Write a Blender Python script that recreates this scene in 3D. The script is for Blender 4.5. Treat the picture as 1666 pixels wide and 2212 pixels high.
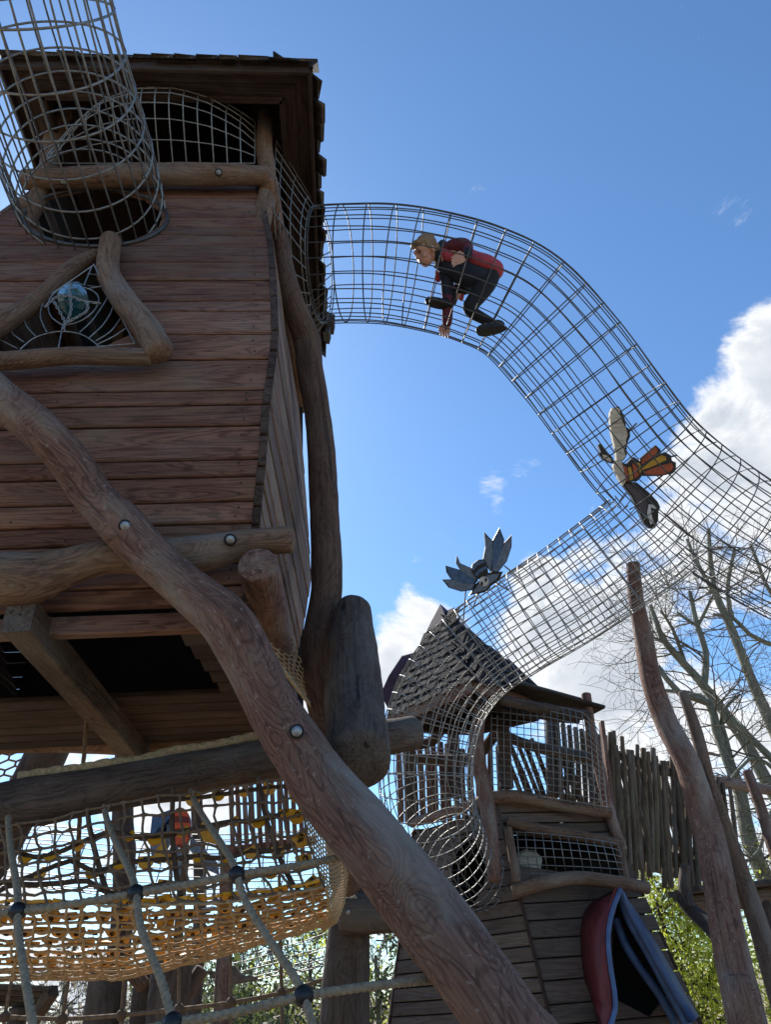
import bpy, math, random
from math import sin, cos, pi, radians, sqrt, exp
from mathutils import Vector, Matrix, noise
for _o in list(bpy.data.objects): bpy.data.objects.remove(_o)
random.seed(7)
scene = bpy.context.scene
COL = scene.collection
# ------------------------------------------------------------------ camera
YAW, PITCH, ROLL, FPX = radians(5.3), radians(33.6), radians(4.5), 1560.0   # photo measured on a 1666 x 2212 grid
CAM = Vector((0, 0, 1.6))
FWD = Vector((sin(YAW)*cos(PITCH), cos(YAW)*cos(PITCH), sin(PITCH)))
_r0 = Vector((cos(YAW), -sin(YAW), 0)); _u0 = _r0.cross(FWD)
RGT = _r0*cos(ROLL) - _u0*sin(ROLL)
UPV = _u0*cos(ROLL) + _r0*sin(ROLL)
cd = bpy.data.cameras.new('camera'); cam = bpy.data.objects.new('camera', cd); COL.objects.link(cam)
cam.matrix_world = Matrix(((RGT.x, UPV.x, -FWD.x, CAM.x), (RGT.y, UPV.y, -FWD.y, CAM.y), (RGT.z, UPV.z, -FWD.z, CAM.z), (0, 0, 0, 1)))
cd.sensor_fit = 'VERTICAL'; cd.sensor_height = 24.0; cd.lens = 24.0*FPX/2212.0
cd.clip_start = 0.05; cd.clip_end = 3000
scene.camera = cam
# ------------------------------------------------------------------ exposure
vs = scene.view_settings
vs.view_transform = 'Standard'; vs.look = 'None'; vs.gamma = 1.0; vs.use_curve_mapping = False; vs.exposure = 0.68
# ------------------------------------------------------------------ sun + sky
SUN_AZ, SUN_EL = radians(-24), radians(44)
SUND = Vector((sin(SUN_AZ)*cos(SUN_EL), cos(SUN_AZ)*cos(SUN_EL), sin(SUN_EL)))
sl = bpy.data.lights.new('sun', 'SUN'); so = bpy.data.objects.new('sun', sl); COL.objects.link(so)
sl.energy = 4.5; sl.angle = radians(0.53); sl.color = (1.0, 0.95, 0.87)
so.rotation_euler = (-SUND).to_track_quat('-Z', 'Y').to_euler(); so.location = SUND*60

def ray(px, py): return FWD + RGT*((px-833)/FPX) + UPV*((1106-py)/FPX)
def P(px, py, D=None, Y=None, Z=None):
    d = ray(px, py)
    if D is not None: t = D
    elif Y is not None: t = Y/d.y
    else: t = (Z-CAM.z)/d.z
    return CAM + d*t
def proj(p):
    v = p-CAM; dd = v.dot(FWD)
    return 833+FPX*v.dot(RGT)/dd, 1106-FPX*v.dot(UPV)/dd

W = bpy.data.worlds.new('World'); scene.world = W; W.use_nodes = True
def build_world():
    nt = W.node_tree; N = nt.nodes; L = nt.links; N.clear()
    out = N.new('ShaderNodeOutputWorld'); bg = N.new('ShaderNodeBackground'); bg.inputs['Strength'].default_value = 0.14
    sky = N.new('ShaderNodeTexSky'); sky.sky_type = 'NISHITA'; sky.sun_disc = False
    sky.sun_elevation = SUN_EL; sky.sun_rotation = SUN_AZ % (2*pi)
    sky.altitude = 300; sky.air_density = 1.0; sky.dust_density = 0.35; sky.ozone_density = 2.0
    tc = N.new('ShaderNodeTexCoord')
    def math_(op, a, b=None, c=None, clamp=False):
        m = N.new('ShaderNodeMath'); m.operation = op; m.use_clamp = clamp
        for i, v in enumerate((a, b, c)):
            if v is None: continue
            if isinstance(v, (int, float)): m.inputs[i].default_value = v
            else: L.new(v, m.inputs[i])
        return m.outputs[0]
    def sstep(v, a, b):
        m = N.new('ShaderNodeMapRange'); m.interpolation_type = 'SMOOTHSTEP'
        L.new(v, m.inputs['Value']); m.inputs['From Min'].default_value = a; m.inputs['From Max'].default_value = b
        return m.outputs['Result']
    g = tc.outputs['Generated']
    sep = N.new('ShaderNodeSeparateXYZ'); L.new(g, sep.inputs[0])
    def nz(scale, detail, rough, off, dist=0.0):
        mp = N.new('ShaderNodeMapping'); L.new(g, mp.inputs[0]); mp.inputs['Location'].default_value = off; mp.inputs['Scale'].default_value = (1, 1, 1.5)
        n = N.new('ShaderNodeTexNoise'); n.inputs['Scale'].default_value = scale; n.inputs['Detail'].default_value = detail
        n.inputs['Roughness'].default_value = rough; n.inputs['Distortion'].default_value = dist
        L.new(mp.outputs[0], n.inputs['Vector']); return n.outputs['Fac']
    n1 = nz(6.5, 11, 0.64, (2.6, 5.3, 1.1), 0.35); n2 = nz(7.0, 8, 0.6, (7.7, 0.4, 3.0))
    # cumulus banks, each at its own bearing in the sky; the same low cloud runs on round the horizon
    elev = sstep(sep.outputs['Z'], 0.62, 0.12)
    bias = math_('MULTIPLY', elev, 0.24)
    banks = [(1690, 920, 9.5, .52), (1700, 740, 5.0, .32), (1560, 1090, 8, .32), (1250, 1340, 8, .44), (1130, 1230, 3.0, .24), (1480, 1560, 17, .38), (890, 1400, 6, .32), (850, 1480, 5, .28),
             (650, 1520, 6, .28), (250, 1800, 16, .24), (1630, 1440, 4, -.22), (905, 1062, 1.6, .24), (1062, 1052, 1.6, .13), (1080, 1100, 1.2, .13), (1265, 1090, 1.4, .13), (60, 1690, 4, -.12), (1270, 1250, 2.0, -.10)]
    for bx_, by_, deg, w in banks:
        c = ray(bx_, by_).normalized()
        dt = N.new('ShaderNodeVectorMath'); dt.operation = 'DOT_PRODUCT'; L.new(g, dt.inputs[0]); dt.inputs[1].default_value = c
        f = sstep(dt.outputs['Value'], cos(radians(deg)), 1-(1-cos(radians(deg)))*0.02)
        bias = math_('MULTIPLY_ADD', f, w, bias)
    dens = math_('ADD', math_('MULTIPLY_ADD', n1, 1.9, -0.45), bias)
    mask = sstep(dens, 0.80, 1.08)
    thick = sstep(dens, 0.86, 1.3)
    sh = math_('MULTIPLY', thick, n2)
    ramp = N.new('ShaderNodeValToRGB'); L.new(sh, ramp.inputs[0])
    e = ramp.color_ramp.elements; e[0].position = 0.20; e[0].color = (4.5, 4.6, 4.75, 1); e[1].position = 0.62; e[1].color = (2.5, 2.8, 3.2, 1)
    mx = N.new('ShaderNodeMix'); mx.data_type = 'RGBA'
    tint = N.new('ShaderNodeMix'); tint.data_type = 'RGBA'; tint.blend_type = 'MULTIPLY'; tint.inputs[0].default_value = 1.0
    L.new(sky.outputs[0], tint.inputs[6]); tint.inputs[7].default_value = (0.56, 0.76, 0.90, 1)
    L.new(mask, mx.inputs[0]); L.new(tint.outputs[2], mx.inputs[6]); L.new(ramp.outputs[0], mx.inputs[7])
    L.new(mx.outputs[2], bg.inputs[0]); L.new(bg.outputs[0], out.inputs[0])
build_world()

# ------------------------------------------------------------------ helpers: materials
MAT = {}
def nodes(name):
    m = bpy.data.materials.new(name); m.use_nodes = True; MAT[name] = m
    nt = m.node_tree; b = nt.nodes['Principled BSDF']
    return m, nt, nt.nodes, nt.links, b
def plain(name, col, rough=0.6, metal=0.0, var=0.0, nscale=18.0, bump=0.0, spec=0.5, wear=None):
    m, nt, N, L, b = nodes(name)
    b.inputs['Base Color'].default_value = (*col, 1); b.inputs['Roughness'].default_value = rough; b.inputs['Metallic'].default_value = metal
    b.inputs['Specular IOR Level'].default_value = spec
    if var or bump:
        tc = N.new('ShaderNodeTexCoord'); n = N.new('ShaderNodeTexNoise'); n.inputs['Scale'].default_value = nscale; n.inputs['Detail'].default_value = 6
        L.new(tc.outputs['Object'], n.inputs['Vector'])
        r = N.new('ShaderNodeValToRGB'); L.new(n.outputs['Fac'], r.inputs[0])
        w = wear or tuple(c*(1-var) for c in col)
        r.color_ramp.elements[0].position = .35; r.color_ramp.elements[0].color = (*w, 1)
        r.color_ramp.elements[1].position = .62; r.color_ramp.elements[1].color = (*[min(1, c*(1+var*.4)) for c in col], 1)
        L.new(r.outputs[0], b.inputs['Base Color'])
        if bump:
            bp = N.new('ShaderNodeBump'); bp.inputs['Strength'].default_value = bump; bp.inputs['Distance'].default_value = .01
            L.new(n.outputs['Fac'], bp.inputs['Height']); L.new(bp.outputs[0], b.inputs['Normal'])
    return m
def wood(name, dark, light, stretch=(1.2, 7, 7), lines=11.0, moss=0.0, grey=0.35, greycol=(.26, .235, .21), mosscol=(.10, .11, .045), rough=0.82, bump=0.5, jitter=0.32, crack=0.5, ringw=.30):
    m, nt, N, L, b = nodes(name)
    at = N.new('ShaderNodeAttribute'); at.attribute_name = 'gc'
    def nz(sc, scale, detail, rough_=.5, dist=0):
        mp = N.new('ShaderNodeMapping'); L.new(at.outputs['Vector'], mp.inputs[0]); mp.inputs['Scale'].default_value = sc
        n = N.new('ShaderNodeTexNoise'); n.inputs['Scale'].default_value = scale; n.inputs['Detail'].default_value = detail; n.inputs['Roughness'].default_value = rough_
        n.inputs['Distortion'].default_value = dist
        L.new(mp.outputs[0], n.inputs['Vector']); return n.outputs['Fac']
    def mm(op, a, b_=None, clamp=False):
        q = N.new('ShaderNodeMath'); q.operation = op; q.use_clamp = clamp
        for i, v in enumerate((a, b_)):
            if v is None: continue
            if isinstance(v, (int, float)): q.inputs[i].default_value = v
            else: L.new(v, q.inputs[i])
        return q.outputs[0]
    def mix(fac, a, c, mode='MIX'):
        x = N.new('ShaderNodeMix'); x.data_type = 'RGBA'; x.blend_type = mode
        if isinstance(fac, (int, float)): x.inputs[0].default_value = fac
        else: L.new(fac, x.inputs[0])
        for i, v in ((6, a), (7, c)):
            if isinstance(v, tuple): x.inputs[i].default_value = (*v, 1)
            else: L.new(v, x.inputs[i])
        return x.outputs[2]
    def ss(v, a, c):
        x = N.new('ShaderNodeMapRange'); x.interpolation_type = 'SMOOTHSTEP'; L.new(v, x.inputs['Value'])
        x.inputs['From Min'].default_value = a; x.inputs['From Max'].default_value = c; return x.outputs['Result']
    base = nz(stretch, 1.0, 2.5, .5, .6)
    ring = mm('SINE', mm('MULTIPLY', base, lines*2.2*6.2832))
    ring = ss(ring, 0.1, 1.0)
    fine = nz((2.5, 80, 80), 1.0, 5, .65)
    big = nz((1.0, 2.2, 2.2), 1.6, 5, .6)
    mid = nz((3, 9, 9), 1.3, 4, .6)
    t = mm('ADD', mm('MULTIPLY', mm('SUBTRACT', fine, .5), 1.25), mm('MULTIPLY', mm('SUBTRACT', mid, .5), .8))
    t = mm('SUBTRACT', mm('ADD', t, .62), mm('MULTIPLY', ring, ringw))
    col = mix(ss(t, .12, 1.0), dark, light)
    vo = N.new('ShaderNodeTexVoronoi'); mpv = N.new('ShaderNodeMapping'); L.new(at.outputs['Vector'], mpv.inputs[0]); mpv.inputs['Scale'].default_value = (2.0, 3.4, 3.4); L.new(mpv.outputs[0], vo.inputs['Vector']); vo.inputs['Scale'].default_value = 1.0
    col = mix(mm('MULTIPLY', ss(vo.outputs['Distance'], .085, .04), .65), col, tuple(c*.5 for c in dark))
    col = mix(mm('MULTIPLY', ss(big, .46, .68), grey), col, greycol)
    if moss: col = mix(mm('MULTIPLY', ss(mid, .50, .70), moss), col, mosscol)
    ck = ss(nz((.9, 30, 30), 1.0, 2, .5), .34, .27)
    col = mix(mm('MULTIPLY', ck, crack), col, tuple(c*.25 for c in dark))
    sp = ss(nz((40, 40, 40), 1.0, 3, .6), .60, .72)
    col = mix(mm('MULTIPLY', sp, grey*.55), col, tuple(min(1, c*1.5) for c in greycol))
    oi = N.new('ShaderNodeObjectInfo')
    hv = N.new('ShaderNodeHueSaturation'); L.new(col, hv.inputs['Color'])
    mr = N.new('ShaderNodeMapRange'); L.new(oi.outputs['Random'], mr.inputs['Value']); mr.inputs['To Min'].default_value = 1-jitter; mr.inputs['To Max'].default_value = 1+jitter
    L.new(mr.outputs[0], hv.inputs['Value'])
    L.new(hv.outputs[0], b.inputs['Base Color'])
    b.inputs['Roughness'].default_value = rough; b.inputs['Specular IOR Level'].default_value = .3
    h = mm('SUBTRACT', mm('ADD', mm('MULTIPLY', ring, .35), fine), mm('MULTIPLY', ck, 1.2))
    bp = N.new('ShaderNodeBump'); bp.inputs['Strength'].default_value = bump; bp.inputs['Distance'].default_value = .006
    L.new(h, bp.inputs['Height']); L.new(bp.outputs[0], b.inputs['Normal'])
    return m
wood('plank_red', (.095, .040, .028), (.272, .136, .094), stretch=(.55, 6.5, 6.5), lines=10, grey=.30, moss=.22, greycol=(.24, .20, .165), mosscol=(.15, .125, .055), jitter=.26)
wood('plank_side', (.11, .062, .047), (.30, .19, .145), stretch=(.5, 6, 6), lines=9, grey=.30, moss=.5, mosscol=(.15, .145, .055))
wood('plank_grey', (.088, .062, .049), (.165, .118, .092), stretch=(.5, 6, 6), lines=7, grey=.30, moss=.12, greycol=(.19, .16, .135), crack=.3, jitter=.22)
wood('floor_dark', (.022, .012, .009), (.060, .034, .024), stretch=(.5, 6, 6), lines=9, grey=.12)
wood('log_red', (.085, .040, .030), (.265, .142, .104), stretch=(2.2, 6, 6), lines=9, grey=.68, moss=.20, greycol=(.31, .265, .225), bump=.9, jitter=.12, ringw=.23)
wood('log_brown', (.080, .046, .031), (.25, .150, .098), stretch=(2.0, 6, 6), lines=8, grey=.4, moss=.20, bump=.7, jitter=.15, ringw=.18)
wood('log_dark', (.040, .026, .020), (.125, .083, .063), stretch=(2.0, 6, 6), lines=7, grey=.45, moss=.16, ringw=.18, greycol=(.165, .150, .132), bump=.9, jitter=.12, crack=.8)
wood('picket_wood', (.060, .041, .026), (.175, .120, .076), stretch=(1.2, 9, 9), lines=6, grey=.35, moss=.35, mosscol=(.12, .13, .05))
wood('pale_wood', (.42, .36, .28), (.72, .65, .53), stretch=(1.2, 9, 9), lines=5, grey=.1, jitter=.05)
wood('slate', (.012, .009, .010), (.036, .029, .030), stretch=(3, 8, 8), lines=3, grey=.35, moss=.15, greycol=(.060, .050, .046), rough=.95, jitter=.5, crack=.2)
wood('shingle_wood', (.018, .014, .011), (.065, .050, .039), stretch=(1.2, 9, 9), lines=5, grey=.4, jitter=.45)
wood('birch_bark', (.11, .10, .065), (.27, .25, .18), stretch=(3.5, 9, 9), lines=2, grey=.35, greycol=(.30, .29, .235), moss=.45, mosscol=(.16, .17, .06), jitter=.1)
wood('end_grain', (.030, .018, .014), (.085, .055, .042), stretch=(6, 6, 6), lines=6, grey=.2, jitter=.2)
wood('roof_dark', (.018, .010, .008), (.055, .030, .022), stretch=(.5, 6, 6), lines=9, grey=.1, jitter=.2)  # wood colour lowered so the roof underside looks shaded
wood('post_dark', (.050, .028, .020), (.16, .088, .062), stretch=(2.0, 6, 6), lines=8, grey=.35, moss=.2, greycol=(.16, .135, .115), bump=.8, jitter=.1, ringw=.18)
plain('light_block_dark', (.020, .016, .013), .9)  # near-black sheets added to stop light leaking through plank gaps
plain('twig', (.14, .115, .08), .8, var=.3)
plain('steel', (.28, .275, .26), .55, metal=.8, var=.25, nscale=30)
plain('steel_dark', (.13, .13, .13), .62, metal=.8, var=.3, nscale=30)  # same galvanised steel, colour lowered to imitate backlit wires
plain('bolt_steel', (.36, .35, .335), .5, metal=.9, var=.35, nscale=60)
plain('bolt_hole', (.012, .010, .009), .9)
plain('nail', (.05, .04, .035), .6, metal=.6)
plain('rope_grey', (.28, .212, .138), .9, var=.3, nscale=60, bump=.3)
plain('rope_tan', (.46, .31, .165), .9, var=.3, nscale=60, bump=.3)
plain('rope_brown', (.19, .122, .074), .9, var=.3, nscale=50)
plain('strap_brown', (.11, .066, .04), .85, var=.25)
plain('ball_black', (.010, .010, .012), .40, spec=.4)
plain('yellow_disc', (.86, .37, .015), .42, var=.12, nscale=20)
plain('red_paint', (.15, .018, .022), .55, var=.35, nscale=9)
plain('blue_paint', (.075, .14, .30), .55, var=.3, nscale=9)
plain('navy_paint', (.035, .06, .14), .55, var=.3, nscale=9)
plain('purple_paint', (.075, .042, .06), .85, var=.3, nscale=7)
plain('black_paint', (.018, .018, .02), .55)
plain('white_paint', (.60, .60, .60), .6, var=.2)
plain('greyblue_paint', (.065, .14, .27), .6, var=.3, nscale=30)
plain('lightgrey_paint', (.15, .20, .28), .6, var=.3, nscale=30)
plain('orange_paint', (.40, .085, .035), .55, var=.25, nscale=30)
plain('bug_red', (.62, .10, .035), .5, var=.2, nscale=30)
plain('bug_dark', (.17, .03, .03), .5)
plain('mustard_paint', (.52, .28, .025), .55, var=.2, nscale=30)
plain('plum_paint', (.085, .068, .082), .55, var=.3, nscale=30)
plain('skin', (.56, .30, .215), .55)
plain('hair_brown', (.30, .19, .095), .6, var=.4, nscale=90, bump=.5)
plain('cloth_red', (.44, .06, .08), .85, var=.2, nscale=40, bump=.2)
plain('cloth_maroon', (.13, .022, .035), .85, var=.2, nscale=40, bump=.2)
plain('cloth_navy', (.016, .020, .034), .85, var=.3, nscale=40, bump=.2)
plain('cloth_black', (.010, .010, .012), .85, var=.3, nscale=40, bump=.2)
plain('shoe_black', (.014, .014, .015), .6)
plain('shoe_white', (.55, .55, .55), .6)
plain('eye_dark', (.02, .015, .012), .3)
plain('lip', (.36, .10, .085), .5)
def leafmat(name, col, var):
    m, nt, N, L, b = nodes(name)
    ge = N.new('ShaderNodeNewGeometry'); hv = N.new('ShaderNodeHueSaturation'); hv.inputs['Color'].default_value = (*col, 1)
    mr = N.new('ShaderNodeMapRange'); L.new(ge.outputs['Random Per Island'], mr.inputs['Value']); mr.inputs['To Min'].default_value = 1-var; mr.inputs['To Max'].default_value = 1+var
    L.new(mr.outputs[0], hv.inputs['Value']); L.new(hv.outputs[0], b.inputs['Base Color']); b.inputs['Roughness'].default_value = .55
    tr = N.new('ShaderNodeBsdfTranslucent'); L.new(hv.outputs[0], tr.inputs['Color'])
    mx = N.new('ShaderNodeMixShader'); mx.inputs[0].default_value = .55
    L.new(b.outputs[0], mx.inputs[1]); L.new(tr.outputs[0], mx.inputs[2])
    L.new(mx.outputs[0], N['Material Output'].inputs[0])
leafmat('leaf_spring', (.52, .56, .07), .4)
leafmat('leaf_olive', (.10, .125, .04), .5)
leafmat('blossom_pale', (.30, .27, .20), .4)
def glassmat():
    m, nt, N, L, b = nodes('glass_teal')
    b.inputs['Base Color'].default_value = (.018, .12, .155, 1); b.inputs['Roughness'].default_value = .12; b.inputs['Transmission Weight'].default_value = .45
    b.inputs['IOR'].default_value = 1.45
glassmat()
def groundmat():
    m, nt, N, L, b = nodes('bark_mulch')
    tc = N.new('ShaderNodeTexCoord'); n = N.new('ShaderNodeTexNoise'); n.inputs['Scale'].default_value = 6; n.inputs['Detail'].default_value = 10
    L.new(tc.outputs['Object'], n.inputs['Vector']); r = N.new('ShaderNodeValToRGB'); L.new(n.outputs['Fac'], r.inputs[0])
    r.color_ramp.elements[0].position = .3; r.color_ramp.elements[0].color = (.16, .12, .075, 1)
    r.color_ramp.elements[1].position = .7; r.color_ramp.elements[1].color = (.33, .26, .17, 1)
    L.new(r.outputs[0], b.inputs['Base Color']); b.inputs['Roughness'].default_value = .95
groundmat()
# ------------------------------------------------------------------ helpers: objects
def mesh(name, V, F, mat, gc=None, smooth=True):
    me = bpy.data.meshes.new(name); me.from_pydata([tuple(v) for v in V], [], F)
    if gc is not None:
        a = me.attributes.new('gc', 'FLOAT_VECTOR', 'POINT'); fl = []
        for g in gc: fl.extend(g)
        a.data.foreach_set('vector', fl)
    if smooth: me.polygons.foreach_set('use_smooth', [True]*len(me.polygons))
    mats = mat if isinstance(mat, (list, tuple)) else [mat]
    for q in mats: me.materials.append(MAT[q])
    me.update(); return me
def tag(o, label, cat, group=None, kind=None):
    if label: o['label'] = label
    if cat: o['category'] = cat
    if group: o['group'] = group
    if kind: o['kind'] = kind
    return o
def link(name, me, parent=None, M=None):
    o = bpy.data.objects.new(name, me); COL.objects.link(o)
    if parent is not None:
        o.parent = parent; o.matrix_parent_inverse = WM[parent.name].inverted()
    if M is not None: o.matrix_basis = M
    WM[o.name] = M.copy() if M is not None else Matrix()
    return o
WM = {}
def thing(name, label, cat, loc, group=None):
    o = bpy.data.objects.new(name, None); COL.objects.link(o); o.empty_display_size = .1
    o.location = loc; WM[o.name] = Matrix.Translation(loc)
    return tag(o, label, cat, group)
def part(name, VFG, mat, parent=None, smooth=True):
    V, F = VFG[0], VFG[1]; gc = VFG[2] if len(VFG) > 2 else None
    return link(name, mesh(name, V, F, mat, gc, smooth), parent)

def crom(ctrl, step):
    """Catmull-Rom through [(Vector, radius), ...] resampled about every step metres."""
    c = [ctrl[0]] + list(ctrl) + [ctrl[-1]]; out = []
    for i in range(1, len(c)-2):
        p0, p1, p2, p3 = c[i-1], c[i], c[i+1], c[i+2]
        n = max(2, int((p2[0]-p1[0]).length/step))
        for k in range(n):
            t = k/n
            def f(a, b, d, e): return 0.5*((2*b)+(d-a)*t+(2*a-5*b+4*d-e)*t*t+(3*b-a-3*d+e)*t*t*t)
            out.append((f(p0[0], p1[0], p2[0], p3[0]), f(p0[1], p1[1], p2[1], p3[1])))
    out.append((ctrl[-1][0].copy(), ctrl[-1][1])); return out
def frames(pts):
    T = []
    for i in range(len(pts)):
        d = pts[min(i+1, len(pts)-1)]-pts[max(i-1, 0)]
        T.append(d.normalized() if d.length > 1e-9 else Vector((0, 0, 1)))
    a = Vector((0, 0, 1)) if abs(T[0].z) < .9 else Vector((1, 0, 0))
    n = (a-T[0]*a.dot(T[0])).normalized(); res = []
    for t in T:
        n = n-t*n.dot(t)
        n = n.normalized() if n.length > 1e-9 else t.orthogonal().normalized()
        res.append((t, n, t.cross(n)))
    return res
_sd = [0]
def sweep(pts, nr=6, caps=True, shape=None, amp=0.0, roundcap=.35, jag=0.0):
    """pts: [(Vector, r)]. shape(theta, s, i) multiplies the radius. Returns V, F, gc (along, across, across)."""
    ps = [p for p, r in pts]; fr = frames(ps); V = []; F = []; G = []; s = 0.0
    _sd[0] += 1; so_ = Vector((_sd[0]*3.71 % 50, _sd[0]*7.13 % 50, _sd[0]*1.37 % 50))
    def ring(c, r, t, n, b, s, i):
        for k in range(nr):
            th = 2*pi*k/nr; rr = r
            if shape: rr *= shape(th, s, i)
            if amp: rr *= 1+amp*noise.noise(Vector((s*3.0, cos(th)*.9, sin(th)*.9))+so_)+amp*.45*noise.noise(Vector((s*9, cos(th)*2.2, sin(th)*2.2))+so_)
            V.append(c+n*(cos(th)*rr)+b*(sin(th)*rr)); G.append((s+so_.x, cos(th)*rr+so_.y, sin(th)*rr+so_.z))
    rings = []
    if caps:
        t, n, b = fr[0]; r = pts[0][1]
        for a in (0.05, .5, .8, .95): 
            rings.append((ps[0]-t*(r*roundcap*sqrt(max(0, 1-a*a))*1.0), r*a, t, n, b, -r*roundcap, 0))
    for i, (p, r) in enumerate(pts):
        if i: s += (p-ps[i-1]).length
        rings.append((p, r, *fr[i], s, i))
    if caps:
        t, n, b = fr[-1]; r = pts[-1][1]
        for a in (.95, .8, .5, .05): rings.append((ps[-1]+t*(r*roundcap*sqrt(max(0, 1-a*a))), r*a, t, n, b, s+r*roundcap, len(pts)-1))
    for q in rings: ring(*q)
    m = len(rings)
    for i in range(m-1):
        for k in range(nr):
            k2 = (k+1) % nr; F.append((i*nr+k, i*nr+k2, (i+1)*nr+k2, (i+1)*nr+k))
    if caps:
        F.append(tuple(reversed(range(nr)))); F.append(tuple((m-1)*nr+k for k in range(nr)))
    return V, F, G
def merge(items):
    V = []; F = []; G = []
    for it in items:
        o = len(V); V.extend(it[0]); F.extend(tuple(i+o for i in f) for f in it[1])
        if len(it) > 2: G.extend(it[2])
    return (V, F, G) if len(G) == len(V) else (V, F)
def log(ctrl, nr=20, step=.035, amp=.10, roundcap=.35):
    return sweep(crom(ctrl, step), nr, True, None, amp, roundcap)
def wirepath(pts, r, nr=5): return sweep([(p, r) for p in pts], nr, False)
def boxpts(c, ax, ay, az):
    V = [c+ax*i+ay*j+az*k for i in (-1, 1) for j in (-1, 1) for k in (-1, 1)]
    return V, [(0, 1, 3, 2), (4, 6, 7, 5), (0, 4, 5, 1), (2, 3, 7, 6), (0, 2, 6, 4), (1, 5, 7, 3)]
def beam(a, b, w, h, up=Vector((0, 0, 1)), ch=.006):
    """Sawn timber from a to b, w wide and h high, with small chamfers."""
    t = (b-a).normalized(); s = t.cross(up).normalized(); u = s.cross(t)
    sec = [(-w/2+ch, -h/2), (w/2-ch, -h/2), (w/2, -h/2+ch), (w/2, h/2-ch), (w/2-ch, h/2), (-w/2+ch, h/2), (-w/2, h/2-ch), (-w/2, -h/2+ch)]
    V = []; G = []; o = random.random()*40
    Ln = (b-a).length
    for e, p in ((0, a), (Ln, b)):
        for x, y in sec: V.append(p+s*x+u*y); G.append((e+o, x+o*1.7, y+o))
    n = 8
    F = [(k, (k+1) % n, n+(k+1) % n, n+k) for k in range(n)]+[tuple(reversed(range(n))), tuple(range(n, 2*n))]
    return V, F, G
def plank(Lb, Lt, Rb, Rt, nrm, th=.028, ch=.007, gap=.005):
    """Board between four corners (bottom/top at left/right); nrm points outward. Chamfered outer edges."""
    def q(b, t):
        h = (t-b); hl = h.length or 1e-6; u = h/hl; g = min(gap, hl*.2)
        b = b+u*g; t = t-u*g; hl = (t-b).length; c = min(ch, hl*.25)
        return [(b+u*c, 0, c), (t-u*c, 0, hl-c), (t-nrm*c, c, hl), (t-nrm*th, th, hl), (b-nrm*th, th, 0), (b-nrm*c, c, 0)]
    A = q(Lb, Lt); B = q(Rb, Rt); o = random.random()*60; Ln = (Rb-Lb).length
    V = [a[0] for a in A]+[b[0] for b in B]
    G = [(o, a[2]+o*1.3, a[1]+o*.7) for a in A]+[(Ln+o, b[2]+o*1.3, b[1]+o*.7) for b in B]
    n = 6
    F = [(k, (k+1) % n, n+(k+1) % n, n+k) for k in range(n)]+[tuple(reversed(range(n))), tuple(range(n, 2*n))]
    F = [tuple(reversed(f)) for f in F]
    return V, F, G
def inpoly(x, y, poly):
    c = False; j = len(poly)-1
    for i in range(len(poly)):
        xi, yi = poly[i]; xj, yj = poly[j]
        if (yi > y) != (yj > y) and x < (xj-xi)*(y-yi)/(yj-yi)+xi: c = not c
        j = i
    return c
def cut(L, R, polys, n=120):
    """Parameter interval of segment L-R that lies inside one of the photo-plane polygons (an opening in the wall)."""
    a = None; b = None
    for k in range(n+1):
        s = k/n; x, y = proj(L.lerp(R, s))
        if any(inpoly(x, y, p) for p in polys):
            if a is None: a = s
            b = s
    return None if a is None else (a, b)
def wall(parent, Ls, Rs, mat, nrm, polys=(), th=.028, jit=.004, name='plank', lap=0.0):
    """One plank per pair of rows: Ls[k], Rs[k] are the row boundaries from top to bottom."""
    for k in range(len(Ls)-1):
        j = nrm*random.uniform(-jit, jit)
        Lt, Rt, Lb, Rb = Ls[k]+j, Rs[k]+j, Ls[k+1]+j+nrm*lap, Rs[k+1]+j+nrm*lap
        ct = cut(Lt, Rt, polys) if polys else None; cb = cut(Lb, Rb, polys) if polys else None
        if ct is None and cb is None:
            part(name, plank(Lb, Lt, Rb, Rt, nrm, th), mat, parent, False); continue
        if ct is None: ct = cut(Lt.lerp(Lb, .35), Rt.lerp(Rb, .35), polys) or ((cb[0]+cb[1])/2,)*2
        if cb is None: cb = cut(Lb.lerp(Lt, .35), Rb.lerp(Rt, .35), polys) or ((ct[0]+ct[1])/2,)*2
        if ct[0] > .01 or cb[0] > .01:
            part(name, plank(Lb, Lt, Lb.lerp(Rb, cb[0]), Lt.lerp(Rt, ct[0]), nrm, th), mat, parent, False)
        if ct[1] < .99 or cb[1] < .99:
            part(name, plank(Lb.lerp(Rb, cb[1]), Lt.lerp(Rt, ct[1]), Rb, Rt, nrm, th), mat, parent, False)
def interp(tab, x):
    if x <= tab[0][0]: return tab[0][1]
    for (a, va), (b, vb) in zip(tab, tab[1:]):
        if x <= b: return va+(vb-va)*(x-a)/(b-a)
    return tab[-1][1]
# shared small meshes: bolt head, nail head
def dome(r, h, nr=12):
    V = []; F = []
    prof = [(r, 0), (r, h*.35), (r*.82, h*.75), (r*.5, h*.95), (0.02*r, h)]
    for a, z in prof:
        for k in range(nr): V.append(Vector((a*cos(2*pi*k/nr), a*sin(2*pi*k/nr), z)))
    for i in range(len(prof)-1):
        for k in range(nr): F.append((i*nr+k, i*nr+(k+1) % nr, (i+1)*nr+(k+1) % nr, (i+1)*nr+k))
    F.append(tuple((len(prof)-1)*nr+k for k in range(nr)))
    return V, F
BOLT = mesh('bolt', *dome(.021, .012), 'bolt_steel'); SOCKET = mesh('socket', *dome(.029, .003), 'bolt_hole'); NAIL = mesh('nail', *dome(.0055, .002, 6), 'nail')
def facing(p, d, s=1.0):
    q = d.to_track_quat('Z', 'Y').to_matrix().to_4x4(); return Matrix.Translation(p) @ q @ Matrix.Scale(s, 4)
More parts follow.
